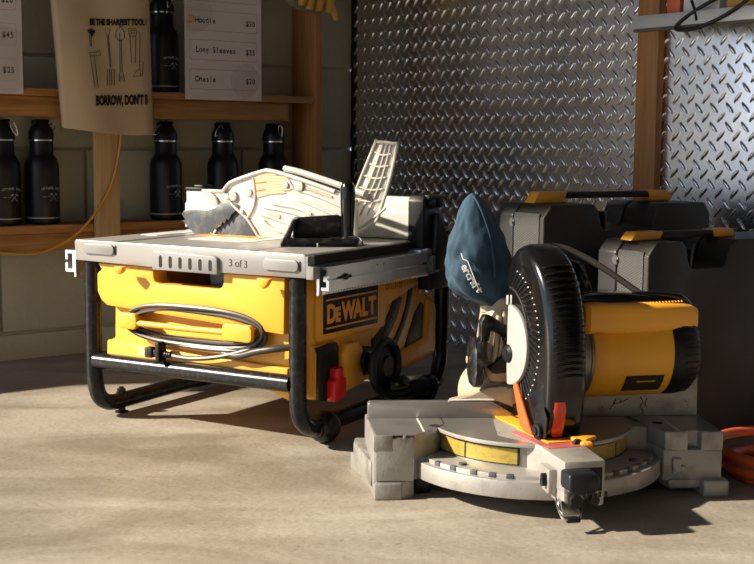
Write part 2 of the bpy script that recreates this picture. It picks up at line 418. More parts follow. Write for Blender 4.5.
# ------------------------------------------------------------ bottles
def bottle(loc, turn, label, carab, group):
    t = thing('water_bottle', label, 'bottle', loc, WA, group)
    b1 = MB(); b1.lathe([(0, 0), (.037, 0), (.0395, .002), (.0405, .006), (.0405, .128), (.0395, .140), (.035, .153), (.030, .160), (.0275, .164), (.0275, .196), (0, .196)], seg=40)
    b1.build('bottle_body', M['bottle'], t)
    MB().lathe([(0, .195), (.0288, .195), (.0288, .1985), (0, .1985)], seg=32).build('neck_ring', M['chrome'], t)
    c = MB(); c.lathe([(0, .1985), (.0295, .1985), (.0295, .213), (.026, .224), (.018, .236), (.014, .240), (0, .240)], seg=32)
    pr = [(-.021, .232), (-.021, .243), (-.015, .2455), (.015, .2455), (.020, .243), (.013, .232)]
    c.prism(pr, 'xz', -.007, .007, .001)
    c.build('bottle_cap', M['bottle'], t)
    MB().lathe([(.0409, .0138), (.0411, .0145), (.0411, .0158), (.0409, .0165)], seg=40).build('base_ring', M['dark_print'], t)
    # arched print and crossed hammers wrapped on the front
    g = MB()
    def on(u, w): a = turn+u/.041; return V((math.sin(a)*.0411, -math.cos(a)*.0411, w))
    for i, ch in enumerate('OTTAWA TOOL'):
        u = -.0245+i*.0049; w = .083-.25*abs(u)**1.0*.55
        if ch != ' ':
            a = turn+u/.041; o = on(u, w)
            g.text(ch, .0078, o, (math.cos(a), math.sin(a), .25 if u < 0 else -.25), (0, 0, 1), .0003, .0001)
    for s_ in (1, -1):
        p0, p1 = on(.006-.0085*s_, .056), on(.006+.0075*s_, .0715); g.tube([p0, (p0+p1)/2*1.001, p1], .0006, 5)
        q0, q1 = on(.006+.0042*s_, .0725), on(.006+.0098*s_, .0690); g.tube([q0, q1], .0014, 5)
    for u0, u1 in ((-.022, -.013), (-.010, -.004)):
        g.tube([on(u0, .065), on((u0+u1)/2, .065), on(u1, .065)], .0004, 4)
    g.build('bottle_print', M['dark_print'], t)
    if carab:
        k = MB(); cx, cy, tilt = carab
        loop = []
        for q in range(20):
            a = 2*PI*q/20; ex = .0058*(1+.35*math.sin(a)); u = ex*math.cos(a); w = .0165*math.sin(a)
            c_, s2 = math.cos(tilt), math.sin(tilt)
            loop.append((cx+u*c_-w*s2, cy, .229+u*s2+w*c_-.006))
        k.tube(loop, .0013, 7, closed=True); k.build('carabiner', M['chrome'], t)
gb = None
spots = [(-1.037, 'black bottle cut by the left edge of the photo', (.020, -.028, .4)),
         (-.9425, 'black bottle left of the pale batten, its clip looped behind the cap', (.024, .006, -.9)),
         (-.6175, 'black bottle just right of the tote bag, clip hanging to its left', (-.027, -.012, -.75)),
         (-.4535, 'black bottle behind the table saw guard, between two other bottles', (-.022, -.018, -.6)),
         (-.299, 'black bottle nearest the right end of the lower shelf, clip in front', (.002, -.031, .12))]
for x, lb, cb in spots: bottle(Wp(x, -.055, .3328), .18, lb, cb, 'black bottles on the lower shelf')
bottle(Wp(-.6235, -.055, .6493), .18, 'black bottle on the upper shelf between tote bag and price sheet', (.006, -.032, -.35), None)

# ------------------------------------------------------------ price sheets
def sheet(x0, x1, z0, z1, label, rows, yoff=-.1215, circles=(), gold=None):
    w = x1-x0; o = Wp((x0+x1)/2, yoff, z0)
    t = thing('price_sheet', label, 'price list', o, WA)
    MB().box(-w/2, w/2, -.0006, .0006, 0, z1-z0).build('sheet', M['paper'], t, False)
    ln, tx = MB(), MB()
    for z, name, price in rows:
        pts = [(p[0], -.0008, p[1]) for p in rrect(-w/2+.013, w/2-.013, z, z+.0485, .006, 4)]
        ln.tube(pts, .0005, 4, closed=True)
        flat = lambda x, z_: V((x, -.0008, z_))
        if name: tx.ftext(name, .0200, -w/2+.029, z+.0185, flat, .0003, .85, mono=.0096)
        if price: tx.ftext(price, .0190, w/2-.014-.0096*len(price)-.004, z+.0165, flat, .0004, .80, mono=.0096)
    ln.build('border_lines', M['pink_line'], t, False); tx.build('lettering', M['ink'], t, False)
    for cx, cz, r in circles:
        h = MB()
        n = int(2*r/.0045)
        for i in range(n):
            d = -r+(i+.5)*2*r/n; l = math.sqrt(max(r*r-d*d, 0)); c45 = .7071
            x_a, z_a, x_b, z_b = cx+d*c45-l*c45, cz+d*c45+l*c45, cx+d*c45+l*c45, cz+d*c45-l*c45
            def clip(t_): return (x_a+(x_b-x_a)*t_, z_a+(z_b-z_a)*t_)
            ok = [clip(q/20) for q in range(21)]; ok = [p for p in ok if -w/2+.001 < p[0] < w/2-.001 and .001 < p[1] < z1-z0-.001]
            if len(ok) > 1: h.tube([(ok[0][0], -.0007, ok[0][1]), (ok[-1][0], -.0007, ok[-1][1])], .00045, 4)
        h.build('hatched_circle', M['grey_hatch'], t, False)
    if gold:
        MB().tube([(p[0], -.0010, p[1]) for p in arc(gold[0], gold[1], .008, -140, 120, 12)], .003, 5).build('gold_mark', M['gold_print'], t)
sheet(-.596, -.3768, .633, .99, 'price sheet with Hoodie and Long Sleeves, right of the tote bag',
      [(.026, 'Onesie', '$20'), (.0985, 'Long Sleeves', '$35'), (.1705, 'Hoodie', '$50'), (.2425, 'T-Shirt', '$30')][:3]+[(.2425, '', '')],
      circles=((.062, .05, .043), (-.085, .215, .052)), gold=(-.096, .196))
sheet(-1.235, -1.0082, .634, .99, 'price sheet cut by the left edge of the photo, ending in $25',
      [(.030, '', '$25'), (.108, '', '$45'), (.186, '', '$20'), (.264, '', '')], circles=((.070, .075, .075),))

# ------------------------------------------------------------ tote bag
t = thing('tote_bag', 'natural canvas tote bag printed with garden and hand tools, hanging from a nail', 'bag', Wp(-.815, -.150, .545), WA)
m = MB()
def toteF(u, w):
    # u 0..1 across, w 0..1 up ; front face
    x = -.110+.232*u-.026*w*(1-u)-.012*w*u
    z = .006-.018*math.sin(u*2.3-.4)*(1-w)+.36*w + .012*u*(1-w)
    y = -.006*math.sin(u*5+w*3)-.004*math.sin(u*11)*(.3+.7*w)-.006-.010*math.sin(PI*u)+.006*math.sin(u*9+2)*(1-w)**2
    if u > .9: y += (u-.9)*.12
    return V((x, y, z))
nu, nw = 28, 18
rings = []
for j in range(nw+1):
    w = j/nw
    F = [toteF(i/nu, w) for i in range(nu+1)]
    B = [V((p.x*1.0, .012-.35*(p.y+.006)*.2+.004*math.sin(i*.5), p.z+.004*(1-w))) for i, p in enumerate(F)]
    rings.append(F+list(reversed(B)))
m.loft(rings); m.build('bag_body', M['canvas'], t, ang=80)
pr = MB()
def pm(x, z):  # print coordinates -> point on the cloth front; x in m from bag left, z above bottom
    u = min(max((x+.110)/.232, 0), 1); w = min(max(z/.36, 0), 1); q = toteF(u, w); return V((x-.004, q.y-.0016, z))
pr.ftext('BE THE SHARPEST TOOL I', .0190, -.0435, .2500, pm, .0012, .665, slope=.055)
pr.ftext("BORROW, DON'T B", .0300, -.036, .0665, pm, .0018, .53, slope=.05)
def tx2(x, z): return (-.0435+1.24*(x+.0185), .1065+.89*(z-.116))
def line(pts, r=.0007, closed=False):
    pr.tube([pm(*tx2(x, z)) for x, z in pts], r, 5, closed=closed)
# broom head, axe
q = pm(*tx2(-.018, .258)); pr.prism([tx2(-.027, .263), tx2(-.018, .246), tx2(-.010, .263), tx2(-.018, .267)], 'xz', q.y-.0006, q.y+.0015)
line([(-.0215, .252), (-.0195, .243), (-.0165, .243), (-.0145, .252)]); line([(-.0195, .242), (-.019, .222), (-.0165, .222), (-.0165, .242)])
line([(-.023, .206), (-.010, .207), (.000, .214), (.003, .200), (-.006, .199), (-.022, .197)], closed=True)
line([(-.020, .197), (-.013, .116), (-.006, .116), (-.012, .198)], closed=True)
# fork
line([(.013, .2705), (.024, .2705), (.0215, .255), (.016, .255)], closed=True); line([(.0175, .254), (.0215, .172)]); line([(.0200, .254), (.0235, .172)])
line([(.014, .122), (.016, .164), (.030, .166), (.0295, .124)])
for dx in (.0195, .0240): line([(dx, .124), (dx+.0005, .165)])
# spade
pr.tube([pm(*tx2(.044+.0035*math.cos(a/10*2*PI), .281+.0035*math.sin(a/10*2*PI))) for a in range(10)], .0007, 5, closed=True)
line([(.0345, .250), (.0355, .268), (.043, .2765), (.0505, .268), (.0515, .250), (.046, .242), (.039, .242)], closed=True)
line([(.042, .262), (.0425, .160)]); line([(.0450, .242), (.0465, .160)])
line([(.041, .158), (.049, .158), (.0515, .136), (.040, .134)], closed=True); line([(.044, .150), (.048, .142), (.043, .141)], closed=True)
# saw, boot
line([(.060, .274), (.0745, .276), (.077, .262), (.072, .254), (.063, .255), (.060, .262)], closed=True); line([(.064, .269), (.0725, .270), (.0715, .263), (.065, .262)], closed=True)
line([(.0625, .255), (.0665, .184), (.0745, .184), (.0745, .255)], closed=True)
line([(.080, .268), (.084, .262), (.0835, .205), (.083, .170), (.0855, .160), (.0865, .150)]); line([(.0835, .190), (.0905, .190), (.0895, .152), (.070, .150), (.0755, .162), (.083, .170)])
pr.build('tool_print', M['ink'], t, False)
# hanging folds of the lower right corner and straps going up out of view
m = MB()
for x0 in (-.06, .05):
    m.prism([(x0, .355), (x0+.028, .355), (x0*.35+.016, .60), (x0*.35-.010, .60)], 'xz', -.004, -.001)
split(m.build('straps', M['canvas'], t), 'bag_strap')
# ------------------------------------------------------------ gloves
t = thing('work_gloves', 'tan leather work gloves hanging above the right end of the upper shelf', 'gloves', Wp(-.2254, -.150, .842), WA)
m = MB()
for i, (x, z0, w) in enumerate(((-.046, .030, .0125), (-.022, .022, .0135), (.006, .020, .014), (.036, .018, .0135))):
    m.tube([(x, .0, z0+.008), (x+.001, -.004, z0+.035), (x, -.002, z0+.075), (x-.002, 0, z0+.12)], w, 12, smooth=4, taper=lambda q: .72+.5*min(q*3, .38))
m.tube([(.064, 0, .010), (.052, -.003, .028), (.040, 0, .045), (.02, 0, .07)], .012, 12, smooth=4, taper=lambda q: .65+.4*q)
m.prism(rrect(-.052, .048, .055, .22, .02), 'xz', -.012, .010, .006)
m.build('glove_fingers', M['leather'], t)
m = MB(); m.prism([(-.080, .045), (-.050, .030), (.02, .022), (.03, .10), (-.06, .22), (-.085, .20)], 'xz', .0125, .022, .003); m.build('suede_back', M['leather_grey'], t)
# ------------------------------------------------------------ yellow cord over the batten
cp = [(-.778, .56), (-.780, .53), (-.785, .50), (-.795, .455), (-.815, .405), (-.845, .36), (-.885, .318), (-.930, .290), (-.985, .271), (-1.05, .272), (-1.12, .285), (-1.25, .33)]
o = MB().tube([(x+.815, -.003 if z > .4 else 0, z) for x, z in cp], .0033, 10, smooth=5).build('yellow_cord', M['cord_yellow'])
tag(place(o, Wp(-.815, -.139, 0), WA), 'yellow cord hanging down from behind the tote bag across the lower shelf', 'cord')

# ------------------------------------------------------------ right wall: post, metal shelf and what lies on it
def boardQ(name, label, cat, x0, x1, y0, y1, z0, z1, m, bev=.002):
    cx, cy = (x0+x1)/2, (y0+y1)/2
    o = MB().box(x0-cx, x1-cx, y0-cy, y1-cy, 0, z1-z0, bev).build(name, m)
    place(o, Qp(cx, cy, z0), QA); return tag(o, label, cat)
boardQ('wall_batten', 'vertical pine batten screwed on the tread plate under the metal shelf', 'post', 1.073, 1.131, -.024, -.0025, 0, 2.3, M['wood_z'])
t = thing('metal_shelf', 'silver metal shelf on the tread plate wall, at the top right corner', 'shelf', Qp(1.68, -.063, .766), QA)
MB().prism([(-.0385, 0), (-.0385, .0255), (.0345, .0255), (.0345, .021), (-.0345, .021), (-.0345, 0)], 'yz', -.553, .75, .0008).build('shelf_tray', M['shelf_metal'], t)
MB().box(-.553, .75, -.034, -.024, -.006, .0205, .001).build('shelf_lip', M['dark_wall'], t)
def qbox(name, label, cat, a, b_, z, sx, sy, sz, m, turn=0, parts=None):
    o = MB().box(-sx/2, sx/2, -sy/2, sy/2, 0, sz, .0015).build(name, m); place(o, Qp(a, b_, z), QA+turn); return tag(o, label, cat)
zs = .792
qbox('card_box', 'orange red box on the metal shelf, left of the white one', 'box', 1.213, -.052, zs, .034, .05, .075, M['bulk_orange'])
qbox('card_box', 'white box on the metal shelf behind the black cable loop', 'box', 1.285, -.055, zs, .088, .05, .085, M['bulk_white'])
qbox('wood_block', 'tan wooden block on the metal shelf behind the cable', 'block', 1.395, -.060, zs, .10, .04, .020, M['leather'])
m = MB()
m.tube([(-.02, -.035, .03), (-.06, -.047, .012), (-.105, -.052, -.010), (-.130, -.055, -.028), (-.120, -.056, -.036), (-.075, -.056, -.034), (-.02, -.055, -.018), (.03, -.054, .006), (.060, -.045, .03), (.04, -.03, .05), (.0, -.02, .05)], .0038, 10, smooth=6, closed=True)
m.tube([(.06, -.050, .04), (.072, -.054, .012), (.074, -.055, -.012), (.070, -.054, -.03)], .003, 8, smooth=5)
m.tube([(-.10, -.047, .02), (-.087, -.050, -.004), (-.082, -.052, -.020)], .003, 8, smooth=5)
for q in range(3): m.tube([(-.03+.02*q, -.02, .030+.008*q), (.0+.02*q, -.012, .032+.008*q), (.03+.02*q, -.02, .028+.008*q), (.09, -.01, .026+.006*q)], .0038, 8, smooth=5)
o = m.build('black_cable', M['black']); tag(place(o, Qp(1.375, -.05, zs), QA), 'black cable coiled on the metal shelf, one loop hanging over its front edge', 'cable')
# ------------------------------------------------------------ table saw.  local x along the cord side (0 = right corner), y back along the logo side
ZO = TZ(0, 0, .045)
GX = ZO @ Matrix(((1.0443, 0, 0, -.0557), (0, 1, 0, .09), (0, 0, 1.0443, -.0238), (0, 0, 0, 1)))
saw = thing('table_saw', 'yellow jobsite table saw with a tube stand and wound power cord', 'table saw', (-.1187, 2.0580, 0), -31, sc=.9227)
B = lambda: MB(ZO)
# table top
m = B()
m.prism([(-.570, .288), (-.572, .326), (-.568, .330), (-.006, .330), (0, .326), (.0, .305), (.0, .286), (-.28, .2835)], 'xz', 0, .50, .002)
tt = m.build('table_top', M['table'], saw)
m = B(); m.prism([(0, .3265), (.0, .284), (.016, .2845), (.016, .307), (.004, .309), (.004, .3265)], 'xz', .000, .022, .0012); m.build('corner_piece', M['table_edge'], tt)
m = B(); m.prism([(-.358, .2815), (-.358, .315), (-.352, .319), (-.206, .316), (-.198, .312), (-.198, .2815)], 'xz', -.008, .004, .002)
m.build('ribbed_grip', M['table_edge'], tt)
m = B()
for a0, a1, z in ((-.545, -.462, .3135), (-.094, -.015, .3075)):
    m.prism(rrect(a0, a1, z-.0105, z+.0105, .009), 'xz', -.0045, .002, .0015)
split(m.build('pads', M['table_edge'], tt), 'edge_pad')
m = B()
for i in range(6):
    a = -.340+i*.0245; m.prism(rrect(a, a+.0075, .287, .3105-i*.0004, .0036), 'xz', -.0085, -.004)
for a1, z in ((-.4615, .3135), (-.0145, .3075)): m.prism(rrect(a1, a1+.004, z-.010, z+.009, .0019), 'xz', -.0008, .001)
split(m.build('slots', M['shade'], tt), 'grip_slot')
m = B(); m.box(.0003, .0035, .022, .405, .3085, .3265, .0005); m.build('side_strip', M['shade'], tt)
# throat insert, gauge slots
m = B(); m.prism(rrect(-.40, -.24, .14, .44, .02), 'xy', .3301, .3306); m.box(-.545, -.500, .17, .30, .3301, .3312, .0003)
split(m.build('plates', M['alu_white'], tt), 'throat_plate')
m = B()
for a in (-.46, -.13): m.box(a-.009, a+.009, .004, .49, .3301, .3304)
split(m.build('slots', M['collar'], tt), 'gauge_slot')
m = B(); 
m.text('3 of 3', .020, (-.176, -.0006, .2985), (1, 0, -.02), (0, 0, 1), .0002, -.0002, sx=.95)
m.text('OTL 2172', .0165, (-.0298, .333, .2295), (0, 1, 0), (0, 0, 1), .0002, -.0003)
m.build('marker_writing', M['ink_grey'], saw, False)
# rails
def rail(x0, x1, y0, y1, name, label=None):
    prof = [(x0, .3065), (x1, .3065), (x1, .2865), (x1-.004, .2865), (x1-.004, .2815), (x1, .2815), (x1, .262), (x0+.010, .262), (x0+.010, .268), (x1-.006, .268), (x1-.006, .2785), (x1-.012, .2785), (x1-.012, .2895), (x1-.006, .2895), (x1-.006, .3005), (x0+.006, .3005), (x0+.006, .262), (x0+.004, .252), (x0, .252)]
    m = B(); m.prism(prof, 'xz', y0, y1); o = m.build(name, M['alu'], saw, False); return o
rl = rail(.003, .030, .030, .455, 'fence_rail')
m = B(); m.cyl((.0300, .085, .2845), (.0345, .085, .2845), .0062, bev=.001); m.cyl((.0300, .07, .2845), (.0325, .10, .2845), .0030)
for y in (.20, .225, .36): m.cyl((.0300, y, .297), (.0306, y, .297), .0016)
m.build('rail_bolt', M['black'], rl)
m = B()
for i in range(60): m.box(.0140, .0150, .034+i*.0055, .0372+i*.0055, .2545, .2615)
m.build('rack_teeth', M['chrome'], rl, False)
m = B(); prof = [(-.604, .3065), (-.575, .3065), (-.575, .252), (-.579, .252), (-.579, .262), (-.604, .262), (-.604, .281), (-.598, .281), (-.598, .268), (-.584, .268), (-.584, .300), (-.598, .300), (-.598, .287), (-.604, .287)]
m.prism(prof, 'xz', .006, .47); m.build('fence_rail', M['alu'], saw, False)
m = B()
for i in range(8): m.box(-.5755, -.5735, .02+i*.0075, .0235+i*.0075, .254, .2610)
m.build('rack_teeth', M['white_paint'], saw, False)
# yellow body
m = B()
# upper front panel with the hand hole notch under the grip
up = [(-.522, .2835), (-.510, .272), (-.5225, .262), (-.5225, .226), (-.512, .208), (-.497, .1985), (-.058, .176), (-.056, .2830), (-.198, .2825), (-.1985, .264), (-.202, .2555), (-.212, .2505), (-.360, .2515), (-.369, .2555), (-.3725, .264), (-.3735, .2835)]
m.prism(up, 'xz', .012, .055, .003)
low = [(-.495, .205), (-.497, .130), (-.510, .124), (-.510, .085), (-.50, .078), (-.200, .080), (-.110, .062), (-.054, .044), (-.054, .205)]
m.prism(low, 'xz', .034, .50, .004)
m.prism([(-.508, .126), (-.510, .088), (-.508, .078), (-.058, .083), (-.056, .112), (-.30, .118)], 'xz', .022, .06, .004)
m.box(-.508, -.39, .05, .50, .2, .283); m.box(-.185, -.058, .05, .50, .2, .283)

body = m.build('saw_body', M['yellow'], saw)
m = B(); m.box(-.39, -.185, .30, .31, .2, .285); m.box(-.285, -.225, .08, .29, .207, .285, .002); m.build('inner_frame', M['dark_steel'], saw)
# right (logo) side shell
m = B()
out = [(.052, .283), (.058, .200), (.070, .150), (.066, .055), (.080, .043), (.200, .052), (.400, .052), (.545, .060), (.562, .078), (.562, .175), (.548, .196), (.515, .205), (.505, .283)]
m.prism(out, 'yz', -.060, -.036, .004)
m.prism(rrect(.078, .335, .154, .258, .012), 'yz', -.045, -.029, .003)     # raised logo pad
m.prism([(.335, .195), (.335, .262), (.39, .272), (.500, .270), (.500, .236)], 'yz', -.04, -.031, .003)
m.prism([(.150, .048), (.150, .128), (.163, .142), (.205, .142), (.222, .128), (.228, .055)], 'yz', -.045, -.012, .006)  # rounded box beside the switch
m.prism([(.395, .06), (.545, .068), (.553, .085), (.553, .168), (.538, .186), (.515, .19), (.508, .110), (.395, .092)], 'yz', -.045, -.028, .004)
m.prism([(.074, .045), (.072, .150), (.150, .150), (.150, .048)], 'yz', -.045, -.028, .003)
m.box(-.06, -.035, .30, .40, .045, .052)
m.build('side_shell', M['yellow'], saw)
# bevel scale: black arc band with raised marks
def band(cy, cz, r0, r1, a0, a1, n=18): return [(cy+r1*math.cos(math.radians(a0+(a1-a0)*k/n)), cz+r1*math.sin(math.radians(a0+(a1-a0)*k/n))) for k in range(n+1)]+[(cy+r0*math.cos(math.radians(a1+(a0-a1)*k/n)), cz+r0*math.sin(math.radians(a1+(a0-a1)*k/n))) for k in range(n+1)]
m = B(); m.prism(band(.24, .275, .150, .184, -72, -22), 'yz', -.037, -.0335, .0008, ang=60); sc_ = m.build('bevel_scale', M['black'], saw)
m = B()
for a in range(-68, -25, 4):
    t = math.radians(a); m.tube([(-.0332, .24+r*math.cos(t), .275+r*math.sin(t)) for r in (.157, .168 if a % 8 else .173)], .0009, 4)
m.build('scale_marks', M['ink_grey'], sc_)
m = B(); m.prism(band(.24, .275, .205, .222, -68, -14), 'yz', -.037, -.033, .0008, ang=60)
m.prism([(.415, .085), (.500, .105), (.507, .180), (.492, .190), (.465, .165), (.437, .120)], 'yz', -.038, -.0345, .002)
m.build('tilt_slot', M['black'], saw)
m = B(); m.prism(band(.24, .275, .184, .205, -68, -20), 'yz', -.037, -.035, 0); m.cyl((-.036, .48, .265), (-.030, .48, .265), .006); m.cyl((-.036, .487, .215), (-.030, .487, .215), .008); m.build('tilt_track', M['orange'], saw)
# logo plate
m = B(); m.prism([(.1005, .168), (.1005, .2445), (.3005, .2465), (.3005, .166)], 'yz', -.030, -.0275, .0006); lp = m.build('logo_plate', M['black'], saw)
m = B()
y0 = .1105; X = -.0272
for ch, size, sx, adv in (('D', .049, .88, .031), ('E', .037, .90, .0235), ('W', .049, .88, .043), ('A', .049, .88, .030), ('L', .049, .88, .0255), ('T', .049, .88, .03)):
    m.text(ch, size, (X, y0, .1885), (0, 1, 0), (0, 0, 1), .0005, .0022, sx=sx); y0 += adv
m.box(-.0275, -.0266, .108, .294, .2310, .2338); m.box(-.0275, -.0266, .108, .294, .1765, .1795)
m.build('logo_lettering', M['orange'], lp, False)
# switch
m = B(); m.prism([(.076, .045), (.076, .135), (.070, .146), (.132, .150), (.140, .142), (.140, .048), (.11, .040)], 'yz', -.030, -.018, .002); sw = m.build('switch_box', M['black'], saw)
m = B(); m.prism([(.096, .040), (.096, .080), (.106, .086), (.106, .104), (.126, .106), (.126, .088), (.137, .082), (.137, .046)], 'yz', -.018, .002, .003); m.build('switch_paddle', M['red'], sw)
# height crank wheel
m = B(); w = .235; wz = .092
m.tube([(.030, w+.050*math.cos(2*PI*k/36), wz+.050*math.sin(2*PI*k/36)) for k in range(36)], .0078, 12, closed=True)
m.lathe([(0, -.002), (.046, -.004), (.048, .0), (.022, .008), (.020, .014), (0, .014)], (.024, w, wz), (1, 0, 0))
m.cyl((-.035, w, wz), (.026, w, wz), .016, bev=.001); wh = m.build('crank_wheel', M['black'], saw)
m = B(); m.lathe([(0, 0), (.016, 0), (.019, .012), (.019, .036), (.014, .046), (0, .048)], (.032, w+.005, wz-.040), (.6, .8, .0)); m.build('crank_handle', M['black_gloss'], wh)
m = B(); m.prism(rrect(.208, .262, .070, .126, .014), 'yz', -.036, -.012, .004); m.cyl((-.02, .225, .10), (-.004, .225, .10), .018, bev=.002); m.build('tilt_lever', M['black'], saw)
m = B(); m.cyl((-.030, .36, .012), (.01, .43, .014), .015, bev=.003); m.cyl((-.01, .40, .014), (.012, .44, .016), .0175, bev=.003); m.lathe([(0, 0), (.022, 0), (.024, .006), (.024, .020), (.020, .026), (0, .026)], (-.01, .465, .010), (.45, .9, 0)); m.build('blade_wrench_roll', M['rubber'], saw)
# tube stand
R0 = .0168
def ubend(a, d): return [(a, .022, .283), (a, .022, .20), (a, .022, .085), (a, .0235, .045), (a, .034, .015-d), (a, .060, -.004-d), (a, .10, -.008-d), (a, .25, -.006-d), (a, .47, -.006-d), (a, .535, -.004-d), (a, .565, .010), (a, .582, .05), (a, .585, .10), (a, .585, .20), (a, .585, .283)]
for a, d in ((-.5445, .011), (-.033, 0)):
    m = B(); m.tube(ubend(a, d), R0, 16, smooth=5); m.build('stand_tube', M['tube'], saw)
m = B(); m.tube([(-.533, .018, .081), (-.30, .018, .083), (-.044, .018, .085)], R0, 16); m.build('cross_tube', M['tube'], saw)
m = B(); m.tube([(-.533, .585, .081), (-.044, .585, .085)], R0*.9, 16); m.build('cross_tube', M['tube'], saw)
m = B(); m.cyl((-.5445, .102, -.045), (-.5445, .102, -.042), .0145, bev=.0008); m.cyl((-.5445, .102, -.043), (-.5445, .102, .010), .0055); m.cyl((-.5445, .102, -.0405), (-.5445, .102, -.035), .0085, seg=6); m.cyl((-.5445, .102, -.0065), (-.5445, .102, -.001), .011); m.cyl((-.5445, .102, -.001), (-.5445, .102, .006), .0095, seg=6); m.build('leveling_foot', M['tube'], saw)
def fball(y):
    m = B(); m.ball((-.033, y, -.0130), .0320, (1, 1, 1), 28); m.cyl((-.034, y-.026, -.012), (-.034, y-.034, -.013), .019, bev=.002); return m.build('ball_foot', M['knob_black'], saw)
fball(.112); fball(.50)
m = B(); m.ball((-.5445, .50, -.0130), .0320, (1, 1, 1), 28); m.build('ball_foot', M['knob_black'], saw)
# yellow cord hooks, cord and plug
m = B()
for a0, a1, z0, z1 in ((-.452, -.402, .158, .190), (-.188, -.118, .157, .190)):
    m.prism(rrect(a0, a1, z0, z1, .010), 'xz', -.008, .006, .0035); m.prism(rrect(a0+.012, a1-.012, z0+.006, z1-.006, .004), 'xz', .005, .040, .002)
m.tube([(-.405, .0, .171), (-.30, .002, .170), (-.18, .0, .172)], .0062, 10)
m.build('cord_hooks', M['yellow'], saw)
CO = ZO @ TZ(.026, -.030, 0)
m = MB(CO)
def loopc(x0, x1, z0, z1, y, sk):
    cx, cz = (x0+x1)/2, (z0+z1)/2; hx, hz = (x1-x0)/2, (z1-z0)/2; pts = []
    for k in range(24):
        t = 2*PI*k/24; c_, s_ = math.cos(t), math.sin(t)
        pts.append((cx+hx*math.copysign(abs(c_)**.75, c_), y+.003*math.sin(3*t+sk), cz+hz*math.copysign(abs(s_)**.85, s_)-.018*c_*0+sk*.002))
    return pts
m.tube(loopc(-.468, -.132, .136, .212, .040, 0), .0048, 8, closed=True, smooth=2)
m.tube(loopc(-.462, -.138, .143, .205, .048, 1), .0048, 8, closed=True, smooth=2)
m.tube(loopc(-.455, -.128, .129, .199, .043, 2), .0048, 8, closed=True, smooth=2)
m.tube([(-.362, .036, .114), (-.30, .034, .112), (-.235, .036, .121), (-.180, .038, .136), (-.150, .040, .149), (-.136, .040, .166)], .0048, 8, smooth=5)
m.tube([(-.225, .042, .128), (-.185, .036, .128), (-.140, .034, .141), (-.105, .038, .148), (-.078, .052, .152)], .0066, 10, smooth=5)
cd = m.build('power_cord', M['cord'], saw)
m = MB(CO)
m.box(-.408, -.390, .024, .040, .105, .126, .002); m.box(-.378, -.368, .020, .044, .100, .139, .002); m.box(-.392, -.376, .027, .037, .108, .122, .002)
for i in range(4): m.cyl((-.366+i*.005, .033, .1145), (-.363+i*.005, .033, .1145), .0075-.0007*i)
m.build('plug', M['black'], cd)
m = MB(CO); m.box(-.428, -.414, .0295, .031, .109, .113); m.box(-.428, -.414, .0295, .031, .118, .122); split(m.build('prongs', M['chrome'], cd), 'prong')
m = MB(CO)
m.prism([(-.472, .284), (-.466, .272), (-.458, .268), (-.450, .274), (-.446, .284)], 'xz', .006, .020, .003); m.prism([(-.122, .283), (-.114, .268), (-.106, .263), (-.098, .270), (-.09, .283)], 'xz', .006, .020, .003)
split(m.build('catches', M['orange'], saw), 'catch')
# rip fence across the back of the table
m = B()
def fprof(h): return [(.398, .3315), (.398, .332+h*.62), (.404, .332+h*.68), (.404, .332+h), (.446, .332+h), (.446, .3315)]
m.prism([(p[0], p[1]) for p in fprof(.086)], 'yz', -.612, -.008, .0012); rf = m.build('rip_fence', M['alu_white'], saw)
m = B(); m.box(-.6135, -.560, .400, .448, .4165, .4235, .002); m.box(-.590, -.562, .402, .44, .4225, .430, .003); m.build('fence_clamp', M['black'], rf)
m = B(); m.prism([(-.186, .3985), (-.176, .410), (-.150, .412), (-.138, .3985), (-.150, .3985), (-.156, .404), (-.170, .404), (-.175, .3985)], 'xz', .392, .397, .0005); m.build('fence_hook', M['black'], rf)
m = B(); m.box(-.50, -.35, .392, .3978, .336, .338); m.build('fence_lip', M['dark_steel'], rf)
# black lock tower at the back right
m = B()
m.prism([(.388, .262), (.388, .412), (.396, .424), (.452, .424), (.460, .412), (.460, .392), (.490, .330), (.500, .262)], 'yz', -.010, .026, .003)
for y in (.418, .452): m.cyl((.026, y, .408), (.034, y, .408), .012, bev=.002)
m.box(.02, .036, .398, .472, .415, .424, .002)
m.prism([(.420, .300), (.428, .385), (.455, .385), (.478, .330), (.485, .300), (.46, .268), (.43, .268)], 'yz', .024, .040, .004)
for i in range(5): m.box(.038, .044, .455+i*.007, .470+i*.007, .358-i*.018, .366-i*.018, .001)
m.box(-.01, .03, .40, .53, .262, .275, .002); m.box(-.02, .012, .45, .56, .220, .262, .004)
tw = m.build('fence_lock', M['black'], saw)
m = B(); m.prism([(.440, .372), (.447, .376), (.474, .330), (.466, .326)], 'yz', .0395, .0425, .001); m.box(.026, .045, .4, .41, .262, .30, .002); m.build('lock_lever', M['dark_steel'], tw)
m = B(); m.prism([(.372, .306), (.372, .3125), (.40, .3145), (.425, .311), (.425, .306)], 'yz', -.008, .030, .001); m.build('lock_pad', M['alu'], tw)
